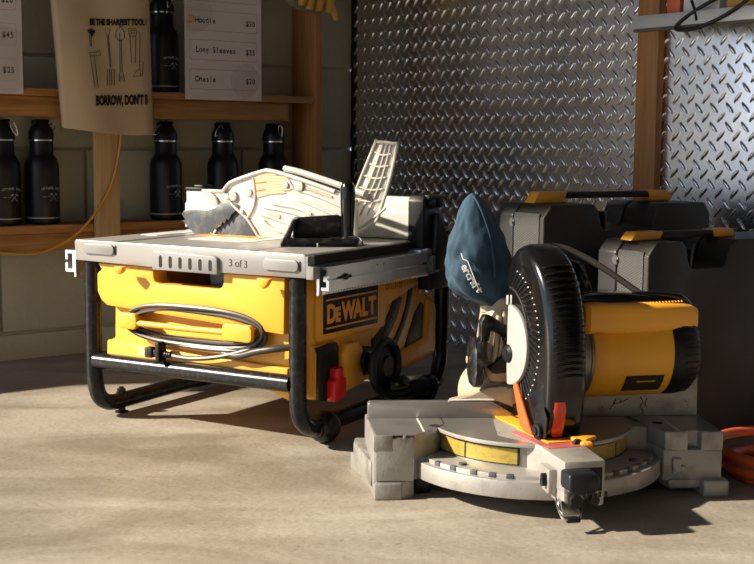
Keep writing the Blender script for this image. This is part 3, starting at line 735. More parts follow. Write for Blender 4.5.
# clear blade guard, seen at plane y ~ .19
def Gp(pts, y0, y1, mt, name, bev=.003, parent=None, mats=None):
    m = MB(GX); m.prism(pts, 'xz', y0, y1, bev); return m.build(name, mt, parent or saw)
gd = Gp([(-.330, .429), (-.322, .441), (-.300, .453), (-.232, .473), (-.205, .4745), (-.145, .462), (-.055, .438), (-.010, .42), (-.010, .352), (-.06, .340), (-.140, .3335), (-.228, .3338), (-.242, .343), (-.268, .375), (-.300, .398)], .182, .198, M['clear'], 'blade_guard', .004)
m = MB(GX)   # raised ribs, rims and bosses of the guard
rim = [(-.330, .429), (-.318, .443), (-.300, .453), (-.232, .473), (-.205, .4745), (-.145, .462), (-.055, .438)]
m.tube([(a, .180, z-.002) for a, z in rim], .0045, 8, smooth=3)
m.tube([(a, .202, z+.004) for a, z in [(-.19, .474), (-.145, .466), (-.055, .443), (0, .428)]], .0065, 8, smooth=3)
for pts in ([(-.330, .429), (-.300, .398), (-.268, .375), (-.242, .343)], [(-.268, .375), (-.252, .398), (-.247, .425), (-.252, .460)],
            [(-.225, .400), (-.16, .392), (-.09, .374), (-.04, .352)], [(-.232, .386), (-.17, .370), (-.10, .354)], [(-.150, .440), (-.09, .424), (-.03, .404)],
            [(-.225, .372), (-.20, .356), (-.13, .345)], [(-.14, .418), (-.09, .402), (-.05, .388), (-.02, .372)], [(-.205, .408), (-.15, .402), (-.11, .390)]):
    m.tube([(a, .180, z) for a, z in pts], .0032, 8, smooth=4)
for a, z, r in ((-.302, .420, .010), (-.318, .418, .007), (-.262, .428, .008), (-.280, .388, .005), (-.17, .446, .006)): m.cyl((a, .176, z), (a, .184, z), r, bev=.001)
m.prism(rrect(-.148, -.128, .436, .452, .004), 'xz', .174, .184, .001)
m.build('guard_ribs', M['clear_edge'], gd)
m = MB(GX); m.prism([(-.146, .4445), (-.142, .449), (-.062, .4275), (-.062, .4235)], 'xz', .179, .1815); m.prism(rrect(-.232, -.186, .3785, .387, .004), 'xz', .1795, .1815); split(m.build('slots', M['cream'], gd), 'guard_slot')
m = MB(GX); m.prism([(-.252, .464), (-.215, .4685), (-.165, .4585), (-.152, .440), (-.18, .434), (-.246, .418)], 'xz', .1795, .1812); wl = m.build('warning_label', M['warn_grey'], gd)
m = MB(GX)
for i in range(7):
    z = .424+i*.0062; m.prism([(-.249+.002*(i % 2), z), (-.249, z+.0042), (-.176+.01*(i % 3), z+.0102), (-.172+.012*(i % 2), z+.0062)], 'xz', .1790, .1796)
m.build('label_print', M['warn'], wl)
for i, (z, a0) in enumerate(((.4305, -.249), (.446, -.249))):
    m = MB(GX); m.prism([(a0, z), (a0, z+.0022), (a0+.03, z+.0062), (a0+.03, z+.004)], 'xz', .1785, .1789); m.build('label_stripe', M['orange_red'], wl)
m = MB(GX); m.box(-.392, -.33, .186, .196, .420, .432, .003); m.prism([(-.375, .405), (-.385, .418), (-.380, .430), (-.30, .434), (-.29, .395), (-.345, .395), (-.36, .398)], 'xz', .186, .198, .003); m.tube([(-.366, .184, .424), (-.350, .183, .412), (-.347, .184, .404)], .004, 8, smooth=4); m.build('guard_arm', M['clear_edge'], gd)
# second wing standing up
wingo = [(-.030, .430), (.016, .528), (.022, .533), (.060, .530), (.065, .525), (.052, .468), (.030, .402), (.010, .370), (-.060, .338), (-.072, .36), (-.045, .40)]
m = MB(GX); m.prism(wingo, 'xz', .214, .222, .002); wg = m.build('guard_wing', M['clear'], saw)
m = MB(GX)
wr = wingo[0:7]; m.tube([(a, .212, z) for a, z in wingo], .0034, 8, closed=True, smooth=2)
def lerp(p, q, t): return (p[0]+(q[0]-p[0])*t, p[1]+(q[1]-p[1])*t)
for t in (.15, .32, .49, .66, .83):
    p = lerp((.022, .533), (-.045, .40), t); q = lerp((.062, .530), (.026, .398), t); m.tube([(p[0]+.004, .2125, p[1]), ((p[0]+q[0])/2, .211, (p[1]+q[1])/2-.004), (q[0]-.004, .2125, q[1])], .0022, 6, smooth=3)
for s_ in (.30, .52, .74): m.tube([(lerp((.022, .530), (.062, .528), s_)[0], .2125, .529), (lerp((-.01, .46), (.046, .46), s_)[0], .211, .46), (lerp((-.055, .385), (.018, .390), s_)[0], .2125, .39)], .0020, 6, smooth=4)
m.tube([(.040, .2125, .405), (.018, .2105, .388), (-.005, .2125, .372), (-.05, .213, .352)], .0028, 8, smooth=4)
m.build('wing_ribs', M['clear_edge'], wg)
# kickback pawls: toothed dark plates, blade slot edge
def teeth(p, q, n, d, out):
    r = []
    for k in range(n):
        a = lerp(p, q, k/n); b_ = lerp(p, q, (k+.75)/n); r += [a, (b_[0]+out[0]*d, b_[1]+out[1]*d)]
    return r
pw = [(-.430, .3665), (-.440, .379), (-.432, .3865), (-.405, .3895), (-.372, .388), (-.352, .393), (-.335, .405), (-.300, .406), (-.286, .400)]+teeth((-.310, .380), (-.376, .338), 6, .006, (.5, -.9))+[(-.395, .334), (-.408, .340)]+teeth((-.415, .345), (-.436, .366), 4, .005, (-1, -.1))
Gp(pw, .180, .183, M['dark_steel'], 'kickback_pawl', .0005)
pw2 = [(-.300, .405), (-.245, .345), (-.262, .3315), (-.325, .3315), (-.36, .335), (-.352, .350)]
Gp(pw2, .187, .190, M['dark_steel'], 'kickback_pawl', .0005)
m = MB(GX); m.prism(arc(-.17, .262, .092, 38, 142, 22), 'xz', .188, .190)
m.build('saw_blade', M['white_paint'], saw)
m = MB(GX); m.prism(band(-.17, .262, .078, .0925, 118, 136, 6), 'xz', .1862, .1878); m.build('blue_mark', M['blue_label'], saw)
m = B(); m.box(-.44, -.27, .225, .265, .3306, .3314); m.build('insert_edge', M['orange'], saw)

# ------------------------------------------------------------ mitre gauge resting in the table slot
from mathutils import Matrix as _M
gz = (.330+.045)*.9227
mg = thing('miter_gauge', 'black miter gauge with an upright handle on the saw table', 'miter gauge', (-.0986, 2.246, gz), 5)
m = MB(); m.prism([(-.070, -.038), (.060, -.038), (.064, -.020)]+arc(0, 0, .064, 10, 170, 12)[:0]+[(.062, .03), (.03, .055), (-.03, .055), (-.064, .03)], 'xy', .0012, .0150, .0018)
m.tube([(-.072, -.040, .011), (-.02, -.045, .011), (.055, -.040, .011)], .0045, 8)
m.build('gauge_head', M['knob_black'], mg)
m = MB(); m.prism([(-.056, .0012), (-.052, .050), (.026, .055), (.034, .052), (.036, .0012)], 'xz', .002, .010, .0015)
m.prism([(-.078, .0012), (-.055, .048), (-.046, .050), (-.066, .0012)], 'xz', -.038, .010, .002)
m.build('gauge_fence', M['knob_black'], mg)
m = MB(); m.lathe([(0, .0150), (.0120, .0150), (.0108, .022), (.0118, .040), (.0132, .070), (.0138, .095), (.0128, .108), (.0085, .1145), (0, .1165)], (.044, -.010, 0)); m.build('gauge_handle', M['black_gloss'], mg)
m = MB(); m.box(-.0085, .0085, -.03, .05, -.0, .0012); m.cyl((-.0115, -.046, .001), (-.0115, -.046, .013), .0018); m.tube([(.045, -.020, .016), (.062, -.024, .016), (.068, -.030, .010), (.070, -.036, .003)], .0020, 8, smooth=4); m.build('gauge_screw', M['chrome'], mg)
# ------------------------------------------------------------ miter saw.  local x along the fence, y back
ms = thing('miter_saw', 'compound miter saw on the floor with round turntable and black blade guard', 'miter saw', (0, 1.811, 0), 5)
HX = TZ(.245, .085, 0) @ RZ(16.4)
AX = TZ(.245, .085, 0) @ RZ(7)
# base: left and right wings
m = MB()
Lw = [(0, 0), (.058, 0), (.060, .006), (.092, .033), (.112, .070), (.112, .150), (-.004, .150), (-.002, .10)]
m.prism(Lw, 'xy', .028, .0945, .002)
m.prism([(-.003, -.001), (.0255, -.001), (.0265, .010), (.0405, .010), (.0415, .0), (.046, 0), (.047, .006), (.0595, .006), (.092, .033), (.115, .070), (.115, .128), (-.004, .128)], 'xy', .074, .0985, .0012)
m.prism([(.0, .0), (.041, .0), (.060, .008), (.058, .04), (-.006, .16), (-.02, .184), (-.026, .182), (-.010, .12)], 'xy', 0, .028, .0025)
m.prism([(-.002, -.004), (.040, -.004), (.041, .02), (-.002, .02)], 'xy', 0, .0255, .003)
m.prism([(-.004, .03), (-.022, .160), (-.018, .19), (.0, .19), (.0, .05)], 'xy', .010, .050, .003)
m.prism([(-.002, .002), (-.003, .025), (-.004, .15), (.01, .15), (.02, .002)], 'xy', .02, .097, .002)
m.box(.047, .058, .001, .02, .030, .0455, .002); m.box(.058, .080, .012, .03, .028, .060, .002)
# right
Rw = [(.418, .09), (.442, .004), (.5315, -.004), (.5325, .05), (.532, .14), (.418, .14)]
m.prism([(.437, .020), (.4425, -.001), (.478, -.001), (.4790, .014), (.4975, .014), (.4985, -.003), (.532, -.004), (.533, .128), (.415, .128)], 'xy', .070, .0985, .0012)
m.prism(Rw, 'xy', .022, .0705, .002)
m.prism([(.452, -.002), (.500, -.002), (.502, .012), (.532, .012), (.532, .18), (.45, .18), (.446, .02)], 'xy', .010, .0245, .003)
m.prism([(.500, -.016), (.5395, -.017), (.5395, .03), (.530, .18), (.500, .18)], 'xy', 0, .0255, .003)
m.box(.455, .468, -.0045, .004, .0345, .058, .002); m.box(.468, .4745, -.003, .004, .0345, .046, .0015)
m.prism([(.455, .0), (.448, .052), (.497, .052), (.505, .0)], 'xz', .0, .03, .0) if 0 else None
# middle under the turntable
m.prism([(.09, .06), (.43, .05), (.43, .15), (.09, .15)], 'xy', .02, .0955, .002)
m.prism([(.0, .128), (.533, .128), (.533, .205), (.0, .215)], 'xy', .02, .085, .004)
m.build('base_casting', M['cast'], ms)
m = MB()
m.box(-.004, .112, .1085, .127, .0955, .0993, .001); m.prism([(.0005, .001), (.056, .001), (.090, .034), (.112, .070), (.112, .108), (-.0025, .108)], 'xy', .0980, .0990, 0)
m.prism([(.4445, .006), (.5305, .0005), (.5315, .108), (.416, .108), (.438, .024)], 'xy', .0980, .0990, 0)
split(m.build('top_face', M['cast_top'], ms), 'machined_top')
m = MB(); m.box(.0735, .0765, .020, .108, .0988, .0993); m.box(.4640, .4665, .004, .108, .0988, .0993)
split(m.build('grooves', M['white_paint'], ms), 'top_groove')
m = MB()
for x in (.100, .452): m.cyl((x-.004, .058, .0985), (x-.004, .058, .0994), .0085)
split(m.build('holes', M['shade'], ms), 'bolt_hole')
m = MB()
for x in (.075, .43, .40): m.box(x-.012, x+.012, .03, .07, 0, .026, .003)
split(m.build('feet', M['rubber'], ms), 'rubber_foot')
# detent ring
cx, cy = .2525, .080
def ringpts(r, a0, a1, n=40): return arc(cx, cy, r, a0, a1, n)
m = MB()
outr = ringpts(.200, 199, 341)+[(cx+.12, cy+.0), (cx-.12, cy+.0)]
m.prism(outr, 'xy', .030, .056, .0015, ang=60)
outr = ringpts(.1885, 200, 340)+[(cx+.12, cy+.0), (cx-.12, cy+.0)]
m.prism(outr, 'xy', .050, .0615, .001, ang=60)
dr = m.build('detent_ring', M['cast_light'], ms)
m = MB()
for a in (211, 221, 232, 241, 249, 299, 308, 317, 326):
    t = math.radians(a); p = V((cx+.1885*math.cos(t), cy+.1885*math.sin(t), .0575)); q = TZ(p.x, p.y, p.z) @ RZ(a)
    m.box(-.007, .0015, -.0055, .0055, -.0035, .0045, .001, xf=q)
for a in (222, 321):
    t = math.radians(a); m.cyl((cx+.170*math.cos(t), cy+.170*math.sin(t), .0612), (cx+.170*math.cos(t), cy+.170*math.sin(t), .0645), .0062, seg=12)
split(m.build('slots', M['dark_steel'], dr), 'detent_slot')
# turntable
m = MB(); m.lathe([(0, .060), (.150, .060), (.150, .0905), (.158, .0925), (.159, .0965), (.157, .0985), (0, .0985)], (cx, cy+.010, 0), seg=96)
tb = m.build('turntable', M['cast_top'], ms, ang=30)
m = MB(); m.lathe([(.1585, .0928), (.1592, .0935), (.1592, .0970), (.1578, .0984)], (cx, cy+.010, 0), seg=96); m.build('turntable_lip', M['cast_light'], tb)
m = MB(); 
def strip(r, a0, a1, z0, z1, n=16):
    P0 = arc(cx, cy+.010, r, a0, a1, n); m.loft([[(x, y, z0) for x, y in P0], [(x, y, z1) for x, y in P0]], closed=False)
strip(.1508, 188, 252, .0645, .0895); strip(.1508, 292, 350, .0645, .0895)
sb = m.build('scale_tape', M['scale'], tb)
m = MB()
for a0, a1 in ((187, 188.2), (218, 219), (251.2, 252.6), (291.5, 293), (316, 317)): strip(.1512, a0, a1, .064, .090, 3)
for a0, a1 in ((187, 252), (292, 350)): strip(.1512, a0, a1, .0885, .0903); strip(.1512, a0, a1, .064, .0655)
m.build('scale_frame', M['ink'], tb); split(sb, 'scale_tape')
# miter arm
m = MB(AX)
top = [(-.050, .02), (-.075, -.085), (-.033, -.155), (-.030, -.252), (.030, -.252), (.034, -.16), (.060, -.09), (.05, .02)]
m.prism(top, 'xy', .052, .0990, .003)
m.prism([(-.030, -.252), (-.030, -.17), (-.018, -.17), (-.018, -.252)], 'xy', .034, .06, .004)
m.prism([(.018, -.252), (.018, -.17), (.030, -.17), (.030, -.252)], 'xy', .034, .06, .004)
m.box(-.043, -.030, -.225, -.185, .046, .082, .003)
am = m.build('miter_arm', M['cast_light'], ms)
m = MB(AX); m.box(-.0215, .0255, -.2535, -.235, .056, .0895, .001); m.build('arm_recess', M['shade'], am)
m = MB(AX); m.prism([(-.034, .064), (-.034, .0890), (.008, .0890), (.012, .080), (.012, .066), (-.002, .058), (-.018, .058)], 'xz', -.282, -.245, .005, seg=3)
for i in range(4): m.box(-.010+i*.009, -.006+i*.009, -.284, -.281, .056, .064, .001)
m.build('lock_handle', M['rubber'], am)
m = MB(AX); m.prism([(-.260, .022), (-.260, .026), (-.250, .044), (-.235, .044), (-.235, .038), (-.250, .038)], 'yz', -.034, -.008, .0015); m.tube([(-.034, -.235, .044), (-.036, -.250, .032), (-.031, -.262, .021), (-.011, -.262, .021), (-.006, -.250, .032), (-.008, -.235, .044)], .0022, 8, smooth=4)
m.build('detent_latch', M['chrome'], am)
m = MB(AX); m.box(-.030, -.010, -.268, -.256, .0165, .0235, .002); m.build('latch_grip', M['black'], am); m = MB(AX); m.cyl((-.05, -.215, .062), (-.042, -.215, .062), .006); m.cyl((-.05, -.215, .070), (-.042, -.215, .070), .0045); m.cyl((-.014, -.262, .045), (-.014, -.235, .045), .009); m.cyl((.012, -.262, .045), (.012, -.235, .045), .007); split(m.build('knobs', M['black'], am), 'arm_knob')
m = MB(HX)
m.prism([(-.060, -.065), (-.056, -.172), (.02, -.176), (.02, -.12), (-.035, -.05)], 'xy', .0989, .0996)
m.build('no_hands_zone', M['zone_red'], am)
# kerf insert
m = MB(HX); m.prism([(-.036, .075), (-.037, -.045), (-.042, -.048), (-.042, -.146), (.014, -.150), (.014, .075)], 'xy', .0990, .1012, .0004)
m.box(-.037, -.022, .045, .060, .0990, .106, .002)
m.prism([(-.004, -.140), (.030, -.140), (.036, -.152), (.010, -.166), (.004, -.160), (-.004, -.160)], 'xy', .1010, .107, .002); m.prism([(.0, -.170), (.016, -.176), (.020, -.150), (.0, -.150)], 'xy', .094, .104, .003)
kf = m.build('kerf_insert', M['handle_orange'], ms)
m = MB(HX); m.box(-.010, -.006, -.13, .07, .1011, .1016); m.cyl((-.002, -.158, .100), (-.002, -.164, .100), .007); m.build('kerf_slot', M['shade'], kf)
# fences
m = MB()
m.prism([(-.003, .0985), (-.003, .1225), (.0, .1255), (.197, .1245), (.2015, .1215), (.236, .1005), (.236, .0985)], 'xz', .110, .127, .001)
m.prism([(.34, .0985), (.34, .133), (.52, .133), (.5275, .150), (.5285, .186), (.533, .186), (.534, .0985)], 'xz', .110, .127, .001) if 0 else None
m.build('left_fence', M['cast_top'], ms)
m = MB(); m.prism([(.262, .0985), (.262, .128), (.300, .133), (.43, .135), (.462, .143), (.480, .165), (.487, .186), (.5265, .186), (.529, .183), (.5305, .0985)], 'xz', .110, .127, .0015)
rf = m.build('right_fence', M['cast'], ms)
m = MB()
rr = random.Random(5)
def scrib(pts): m.tube([(x, .1092, z) for x, z in pts], .0007, 4, smooth=4)
scrib([(.385, .110), (.392, .119), (.396, .127), (.392, .120), (.401, .121), (.405, .126), (.402, .121), (.410, .124), (.416, .128)])
scrib([(.435, .130), (.440, .122), (.436, .114), (.441, .106), (.439, .102)]); scrib([(.447, .128), (.444, .120), (.446, .113)])
for _ in range(22):
    x, z = rr.uniform(.37, .52), rr.uniform(.104, .128); m.cyl((x, .1097, z), (x, .1104, z), rr.uniform(.0004, .0010), seg=6)
m.build('paint_scratches', M['ink'], rf)
m = MB()
m.prism([(.128, .1255), (.152, .1315), (.163, .1345), (.176, .1415), (.19, .1465), (.262, .149), (.262, .115), (.236, .112), (.205, .1245), (.14, .1255)], 'xz', .113, .135, .002)
m.build('sliding_fence', M['cream'], ms)
m = MB(); m.tube([(.125, .112, .1265), (.165, .112, .1275), (.198, .112, .1270)], .0016, 6); m.build('fence_lip', M['white_paint'], ms)
# tilting head ------------------------------------------------------------
m = MB(HX)
prof = [(-.128, .101), (-.140, .145), (-.1435, .190), (-.1425, .235), (-.137, .275), (-.127, .310), (-.112, .337), (-.090, .362), (-.065, .377), (-.038, .382), (-.014, .374), (.002, .356), (.007, .335), (.007, .24), (-.02, .165), (-.06, .112), (-.075, .101)]
def inset(k, e): return [(-.055+(y+.055)*k if y > -.2 else y, .24+(z-.24)*(1-(1-k)*.6)) for y, z in prof]
rings = []
for x, dd in ((-.038, .020), (-.0365, .012), (-.030, .0045), (-.020, .0005), (-.008, 0), (.006, 0), (.016, .0015), (.0215, .005), (.024, .012)):
    cyc, czc = -.065, .235
    rr_ = []
    for y, z in prof:
        d = V((y-cyc, z-czc)); L_ = d.length; d2 = d*((L_-dd)/L_); zz = czc+d2.y
        if z < .105: zz = z+dd*.15
        rr_.append((x, cyc+d2.x, zz))
    rings.append(rr_)
def resample(ring, n=90):
    P = [V(p) for p in ring]; m_ = len(P); out = []
    seg_top = spline(P[:15], 6); return seg_top+P[15:]
m.loft([resample(r) for r in rings]); gd2 = m.build('blade_guard', M['black_gloss'], ms, ang=55)
# moulded ridges across the front
m = MB(HX)
import bisect
front = spline([V((0, y, z)) for y, z in prof[:10]], 12)
zs2 = [f.z for f in front]
for i in range(21):
    z = .195+i*.0092
    if z > .352: break
    f = min(front, key=lambda p: abs(p.z-z)); y = f.y
    m.tube([(-.030, y+.0068, z-.001), (-.024, y+.0018, z+.0008), (-.006, y-.0006, z+.0030), (.009, y-.0004, z+.0022), (.0195, y+.0032, z)], .0021, 6, smooth=3)
m.build('guard_ridges', M['black_gloss'], gd2)
# slanted vents on the left face, inner rim ring
m = MB(HX)
X = -.0382
for i in range(26):
    t = math.radians(100+i*5.6); y0, z0 = -.005, .235
    p0 = (y0+.070*math.cos(t)*1.0, z0+.082*math.sin(t)); p1 = (y0+.108*math.cos(t+.12)*.93, z0+.108*math.sin(t+.12))
    if p0[0] > .003 and p1[0] > .003: continue
    m.tube([(X, min(p0[0], .004), p0[1]), (X-.0006, min((p0[0]+p1[0])/2, .004), (p0[1]+p1[1])/2), (X, min(p1[0], .004), p1[1])], .0016, 6)
m.tube([(X, -.005+.067*math.cos(math.radians(t)), .235+.079*math.sin(math.radians(t))) for t in range(95, 266, 10)], .0022, 8, smooth=2)
m.build('guard_vents', M['black'], gd2)
m = MB(HX)
for i in range(26):
    t = math.radians(100+i*5.6)+.12; y, z = -.005+.1095*math.cos(t)*.93, .235+.1095*math.sin(t)
    if y < .004: m.ball((X-.0002, y, z), .0016, seg=8)
m.build('vent_glints', M['collar'], gd2)  # small beads put in as glints at the vent ends
m = MB(HX); m.box(-.0385, -.030, -.005, .002, .285, .300, .001); m.box(-.0385, -.032, -.016, -.011, .285, .302, .001); split(m.build('clips', M['grey_cover'], gd2), 'guard_clip')
# grey bearing cover, arbor
m = MB(HX); m.prism([(-.018+.062*math.cos(math.radians(a)), .226+.062*math.sin(math.radians(a))) for a in range(90, 271, 6)]+[(-.016, .19), (-.016, .26)], 'yz', -.0455, -.0375, .002, ang=45); cv = m.build('bearing_cover', M['grey_cover'], ms)
m = MB(HX); m.lathe([(0, 0), (.0145, 0), (.012, .003), (.010, .005), (0, .005)], (-.0455, -.022, .212), (-1, 0, 0)); m.cyl((-.051, -.022, .212), (-.046, -.022, .212), .006, seg=6); m.build('arbor_bolt', M['black'], cv)
# red lower guard
m = MB(HX); m.prism([(-.100, .1015), (-.062, .150), (-.044, .175), (-.036, .168), (-.062, .108), (-.080, .1015)], 'yz', -.0440, -.0400, .0008); m.build('lower_guard', M['orange_red'], ms)
m = MB(HX); m.prism([(-.098, .103), (-.135, .103), (-.139, .135), (-.128, .150), (-.105, .135)], 'yz', -.0415, -.0385, .001); m.build('lower_guard_skirt', M['black'], ms)
m = MB(HX); m.cyl((-.0480, -.118, .112), (-.0415, -.118, .112), .0115, bev=.002); m.cyl((-.051, -.118, .112), (-.047, -.118, .112), .006, bev=.001); m.build('guard_roller', M['rubber'], ms)
# red warning patch wrapped round the front lower left corner of the guard
m = MB(HX)
def gy(z):
    f = min(front, key=lambda p: abs(p.z-z)); return f.y
rg = []
for z in (.104, .115, .13, .145, .158):
    y = gy(z); w = 1 if z < .15 else .6
    rg.append([(-.0350, y+.0092-.0004, z), (-.0300, y+.0045-.0008, z), (-.0260, y+.0021-.0008, z), (-.020, y+.0002-.0008, z), (-.010-.008*(1-w), y-.0009, z)])
m.loft(rg, closed=False); m.build('warning_patch', M['patch'], gd2)
# blade inside the guard
m = MB(HX); bp = []
for k in range(120):
    t = 2*PI*k/120; r = .104 if k % 2 else .0995; bp.append((-.02+r*math.cos(t), .2085+r*math.sin(t)))
m.prism(bp, 'yz', -.0095, -.0075); m.build('saw_blade', M['chrome'], ms, False)
# gear case and motor
MY, MZ = .010, .205
HM = HX @ TZ(.03, MY, MZ) @ RZ(-8) @ TZ(-.03, -MY, -MZ)
m = MB(HM); m.lathe([(0, 0), (.070, 0), (.0715, .01), (.0715, .060), (.069, .062), (.069, .066), (.0710, .067), (.0710, .074), (0, .074)], (.020, MY, MZ), (1, 0, 0), 48); m.build('motor_collar', M['collar'], ms)
m = MB(HM); m.lathe([(0, 0), (.0715, 0), (.0735, .003), (.0735, .036), (.0725, .039), (.0735, .042), (.0735, .132), (0, .132)], (.091, MY, MZ), (1, 0, 0), 56); mt = m.build('motor_housing', M['yellow_deep'], ms)
m = MB(HM)
P0 = [(MY+.0742*math.cos(math.radians(a)), MZ+.0742*math.sin(math.radians(a))) for a in range(204, 234, 3)]
m.loft([[(.145, y, z) for y, z in P0], [(.210, y, z) for y, z in P0]], closed=False); nl = m.build('name_plate', M['shade'], mt)
m = MB(HM)
P0 = [(MY+.0746*math.cos(math.radians(a)), MZ+.0746*math.sin(math.radians(a))) for a in (212, 213, 214)]
m.loft([[(.165, y, z) for y, z in P0], [(.197, y, z) for y, z in P0]], closed=False); m.build('plate_stripe', M['orange'], nl)
m = MB(HM); m.lathe([(0, 0), (.0715, 0), (.0735, .004), (.0745, .02), (.071, .042), (.060, .054), (.040, .060), (0, .062)], (.2225, MY, MZ), (1, 0, 0), 56)
for k in range(40):
    a = 2*PI*k/40
    m.tube([(.2225+u, MY+r*math.cos(a), MZ+r*math.sin(a)) for u, r in ((.020, .0745), (.042, .0712), (.054, .0600), (.0595, .045))], .0012, 5)
m.build('motor_cap', M['black'], ms)
# handle: yellow D grip in front of the motor
m = MB(HX)
rings = []
for x, hy, hz, cz in ((.060, .010, .020, .267), (.066, .016, .024, .267), (.085, .017, .0235, .268), (.110, .0185, .0240, .2655), (.190, .0185, .0235, .263), (.250, .0175, .0215, .261), (.263, .013, .017, .260), (.267, .006, .010, .260)):
    rings.append([(x, -.062+hy*math.copysign(abs(math.cos(t))**.6, math.cos(t)), cz+hz*math.copysign(abs(math.sin(t))**.6, math.sin(t))) for t in [2*PI*k/28+.01 for k in range(28)]])
m.loft(rings)
m.prism([(.060, .245), (.060, .278), (.100, .275), (.104, .262), (.100, .245)], 'xz', -.062, .03, .006)
m.prism([(.235, .245), (.235, .272), (.262, .270), (.262, .245)], 'xz', -.060, .03, .005)
hd = m.build('d_handle', M['yellow'], ms)
m = MB(HX); 
for i in range(24): m.tube([(.105+i*.0058, -.066, .2868), (.107+i*.0058, -.060, .2874)], .0009, 5)
m.build('grip_ridges', M['yellow'], hd)
m = MB(HX)
m.prism([(.060, .282), (.060, .300), (.10, .302), (.155, .300), (.22, .291), (.255, .285), (.255, .280), (.1, .284)], 'xz', -.05, .02, .004)
m.build('handle_cover', M['black_gloss'], ms)
# black pivot / transfer casting behind the guard with its two brass screws
m = MB(HX); m.prism([(.030, .27), (.032, .318), (.045, .340), (.060, .348), (.085, .350), (.110, .344), (.118, .333), (.130, .295), (.130, .28)], 'xz', .020, .085, .006)
m.tube([(.060, .016, .30), (.058, .014, .325), (.070, .012, .343), (.092, .012, .342), (.104, .014, .325), (.106, .016, .30)], .005, 8, smooth=4)
pv = m.build('pivot_housing', M['black_gloss'], ms)
m = MB(HX)
for x in (.096, .111): m.cyl((x, .014, .312), (x, .020, .312), .0038, bev=.0008)
split(m.build('screws', M['gold_print'], pv), 'brass_screw')
m = MB(HX); m.prism([(.098, .286), (.108, .297), (.131, .297), (.131, .286)], 'xz', .012, .03, .002); m.build('orange_strip', M['orange'], pv)
# cable from the head to the motor, and the black lead under it
m = MB(HX); m.tube([(.030, .06, .352), (.055, .055, .368), (.085, .045, .366), (.115, .030, .352), (.145, .010, .332), (.175, -.010, .308), (.195, -.025, .292)], .0052, 12, smooth=6); m.build('motor_cable', M['cord'], ms)
m = MB(HX); m.tube([(.170, -.03, .296), (.215, -.04, .296), (.25, -.045, .290), (.270, -.040, .276), (.284, -.030, .258), (.280, -.02, .245)], .0052, 12, smooth=6); m.build('motor_lead', M['black_gloss'], ms)
# left side: cast bevel arm, pivot dome, black bracket, belt wheel cover
m = MB(HX)
m.prism([(.062, .110), (.062, .275), (.080, .290), (.110, .290), (.120, .200), (.150, .110)], 'yz', -.030, .020, .006)
m.prism([(-.049, .205), (-.042, .262), (-.026, .288), (-.006, .290), (-.006, .15), (-.038, .155)], 'xz', .045, .09, .005)
m.tube([(-.030, .042, .262), (-.034, .040, .225), (-.040, .042, .175)], .0045, 10, smooth=4); m.tube([(-.020, .042, .268), (-.024, .040, .23), (-.030, .042, .18)], .0035, 10, smooth=4)
m.build('bevel_arm', M['cream'], ms)
m = MB(HX); m.lathe([(0, .048), (.022, .046), (.038, .036), (.048, .018), (.052, 0), (0, 0)], (-.016, .100, .130), (-.25, -.97, .15), 40)
m.lathe([(0, .010), (.0075, .010), (.0085, 0), (0, 0)], (-.036, .066, .156), (-.35, -.9, .4), 16); m.tube([(-.047, .064, .151), (-.036, .058, .161), (-.020, .056, .152)], .0035, 8, smooth=4)
m.build('pivot_dome', M['cream'], ms)
m = MB(HX)
m.prism([(-.066, .222), (-.0655, .255), (-.0595, .2665), (-.051, .265), (-.020, .247), (-.006, .226), (-.008, .208), (-.017, .214), (-.028, .230), (-.048, .241), (-.052, .222)], 'xz', .030, .044, .003)
m.cyl((-.022, .022, .226), (-.022, .035, .226), .006, bev=.001); m.cyl((-.014, .024, .214), (-.014, .035, .214), .0045)
m.build('lever_bracket', M['knob_black'], ms)
m = MB(HX)
wc = (-.072, .03, .196)
m.lathe([(0, -.006), (.018, -.006), (.034, -.004), (.040, .002), (.040, .012), (.034, .016), (0, .016)], (-.072, .050, .188), (.95, -.30, 0), 40)
m.build('belt_cover', M['knob_black'], ms)
m = MB(HX); m.cyl((-.078, .053, .192), (-.0800, .0535, .192), .006, bev=.001); m.build('cover_screw', M['cream'], ms)
m = MB(HX); m.prism([(-.050, .180), (-.030, .196), (-.012, .214), (-.010, .172), (-.040, .170)], 'xz', .030, .044, .002); m.build('shroud', M['shade'], ms)
# dust bag
m = MB(HX)
def bagring(z, cxx, w, d, lean):
    out = []
    for k in range(64):
        t = 2*PI*k/64
        f = 1+.10*noise.noise(V((math.cos(t)*1.6, math.sin(t)*1.6, z*26)))+.09*noise.noise(V((math.cos(t)*4, math.sin(t)*4, z*50)))
        fold = 1+.07*math.sin(7*t+z*60)*max(0, (.37-z)/.09)+.05*noise.noise(V((math.cos(t)*2.2+5, math.sin(t)*2.2, z*30)))+.035*math.sin(z*190+4*math.sin(2*t))*max(0, (.375-z)/.1)
        out.append((cxx+.005+w*math.cos(t)*f*fold, .075+lean+d*math.sin(t)*f*fold, z))
    return out
lv = [(.2735, -.028, .020, .016), (.281, -.032, .030, .022), (.292, -.042, .046, .026), (.305, -.052, .054, .030), (.322, -.054, .056, .033), (.342, -.055, .056, .035), (.362, -.0565, .051, .034), (.382, -.0575, .046, .031), (.402, -.0600, .0385, .026), (.422, -.0630, .0295, .020), (.438, -.0655, .020, .014), (.448, -.067, .011, .008), (.4535, -.068, .004, .003)]
lvf = spline([V((q[0]*10, q[1], q[2])) for q in lv], 5); lvd = spline([V((q[0]*10, q[3], 0)) for q in lv], 5)
m.loft([bagring(p.x/10, p.y, max(p.z, .003), max(q.y, .002), 0) for p, q in zip(lvf, lvd)])
db = m.build('dust_bag', M['bluecloth'], ms, ang=180)
sd = db.modifiers.new('sub', 'SUBSURF'); sd.levels = 1; sd.render_levels = 1
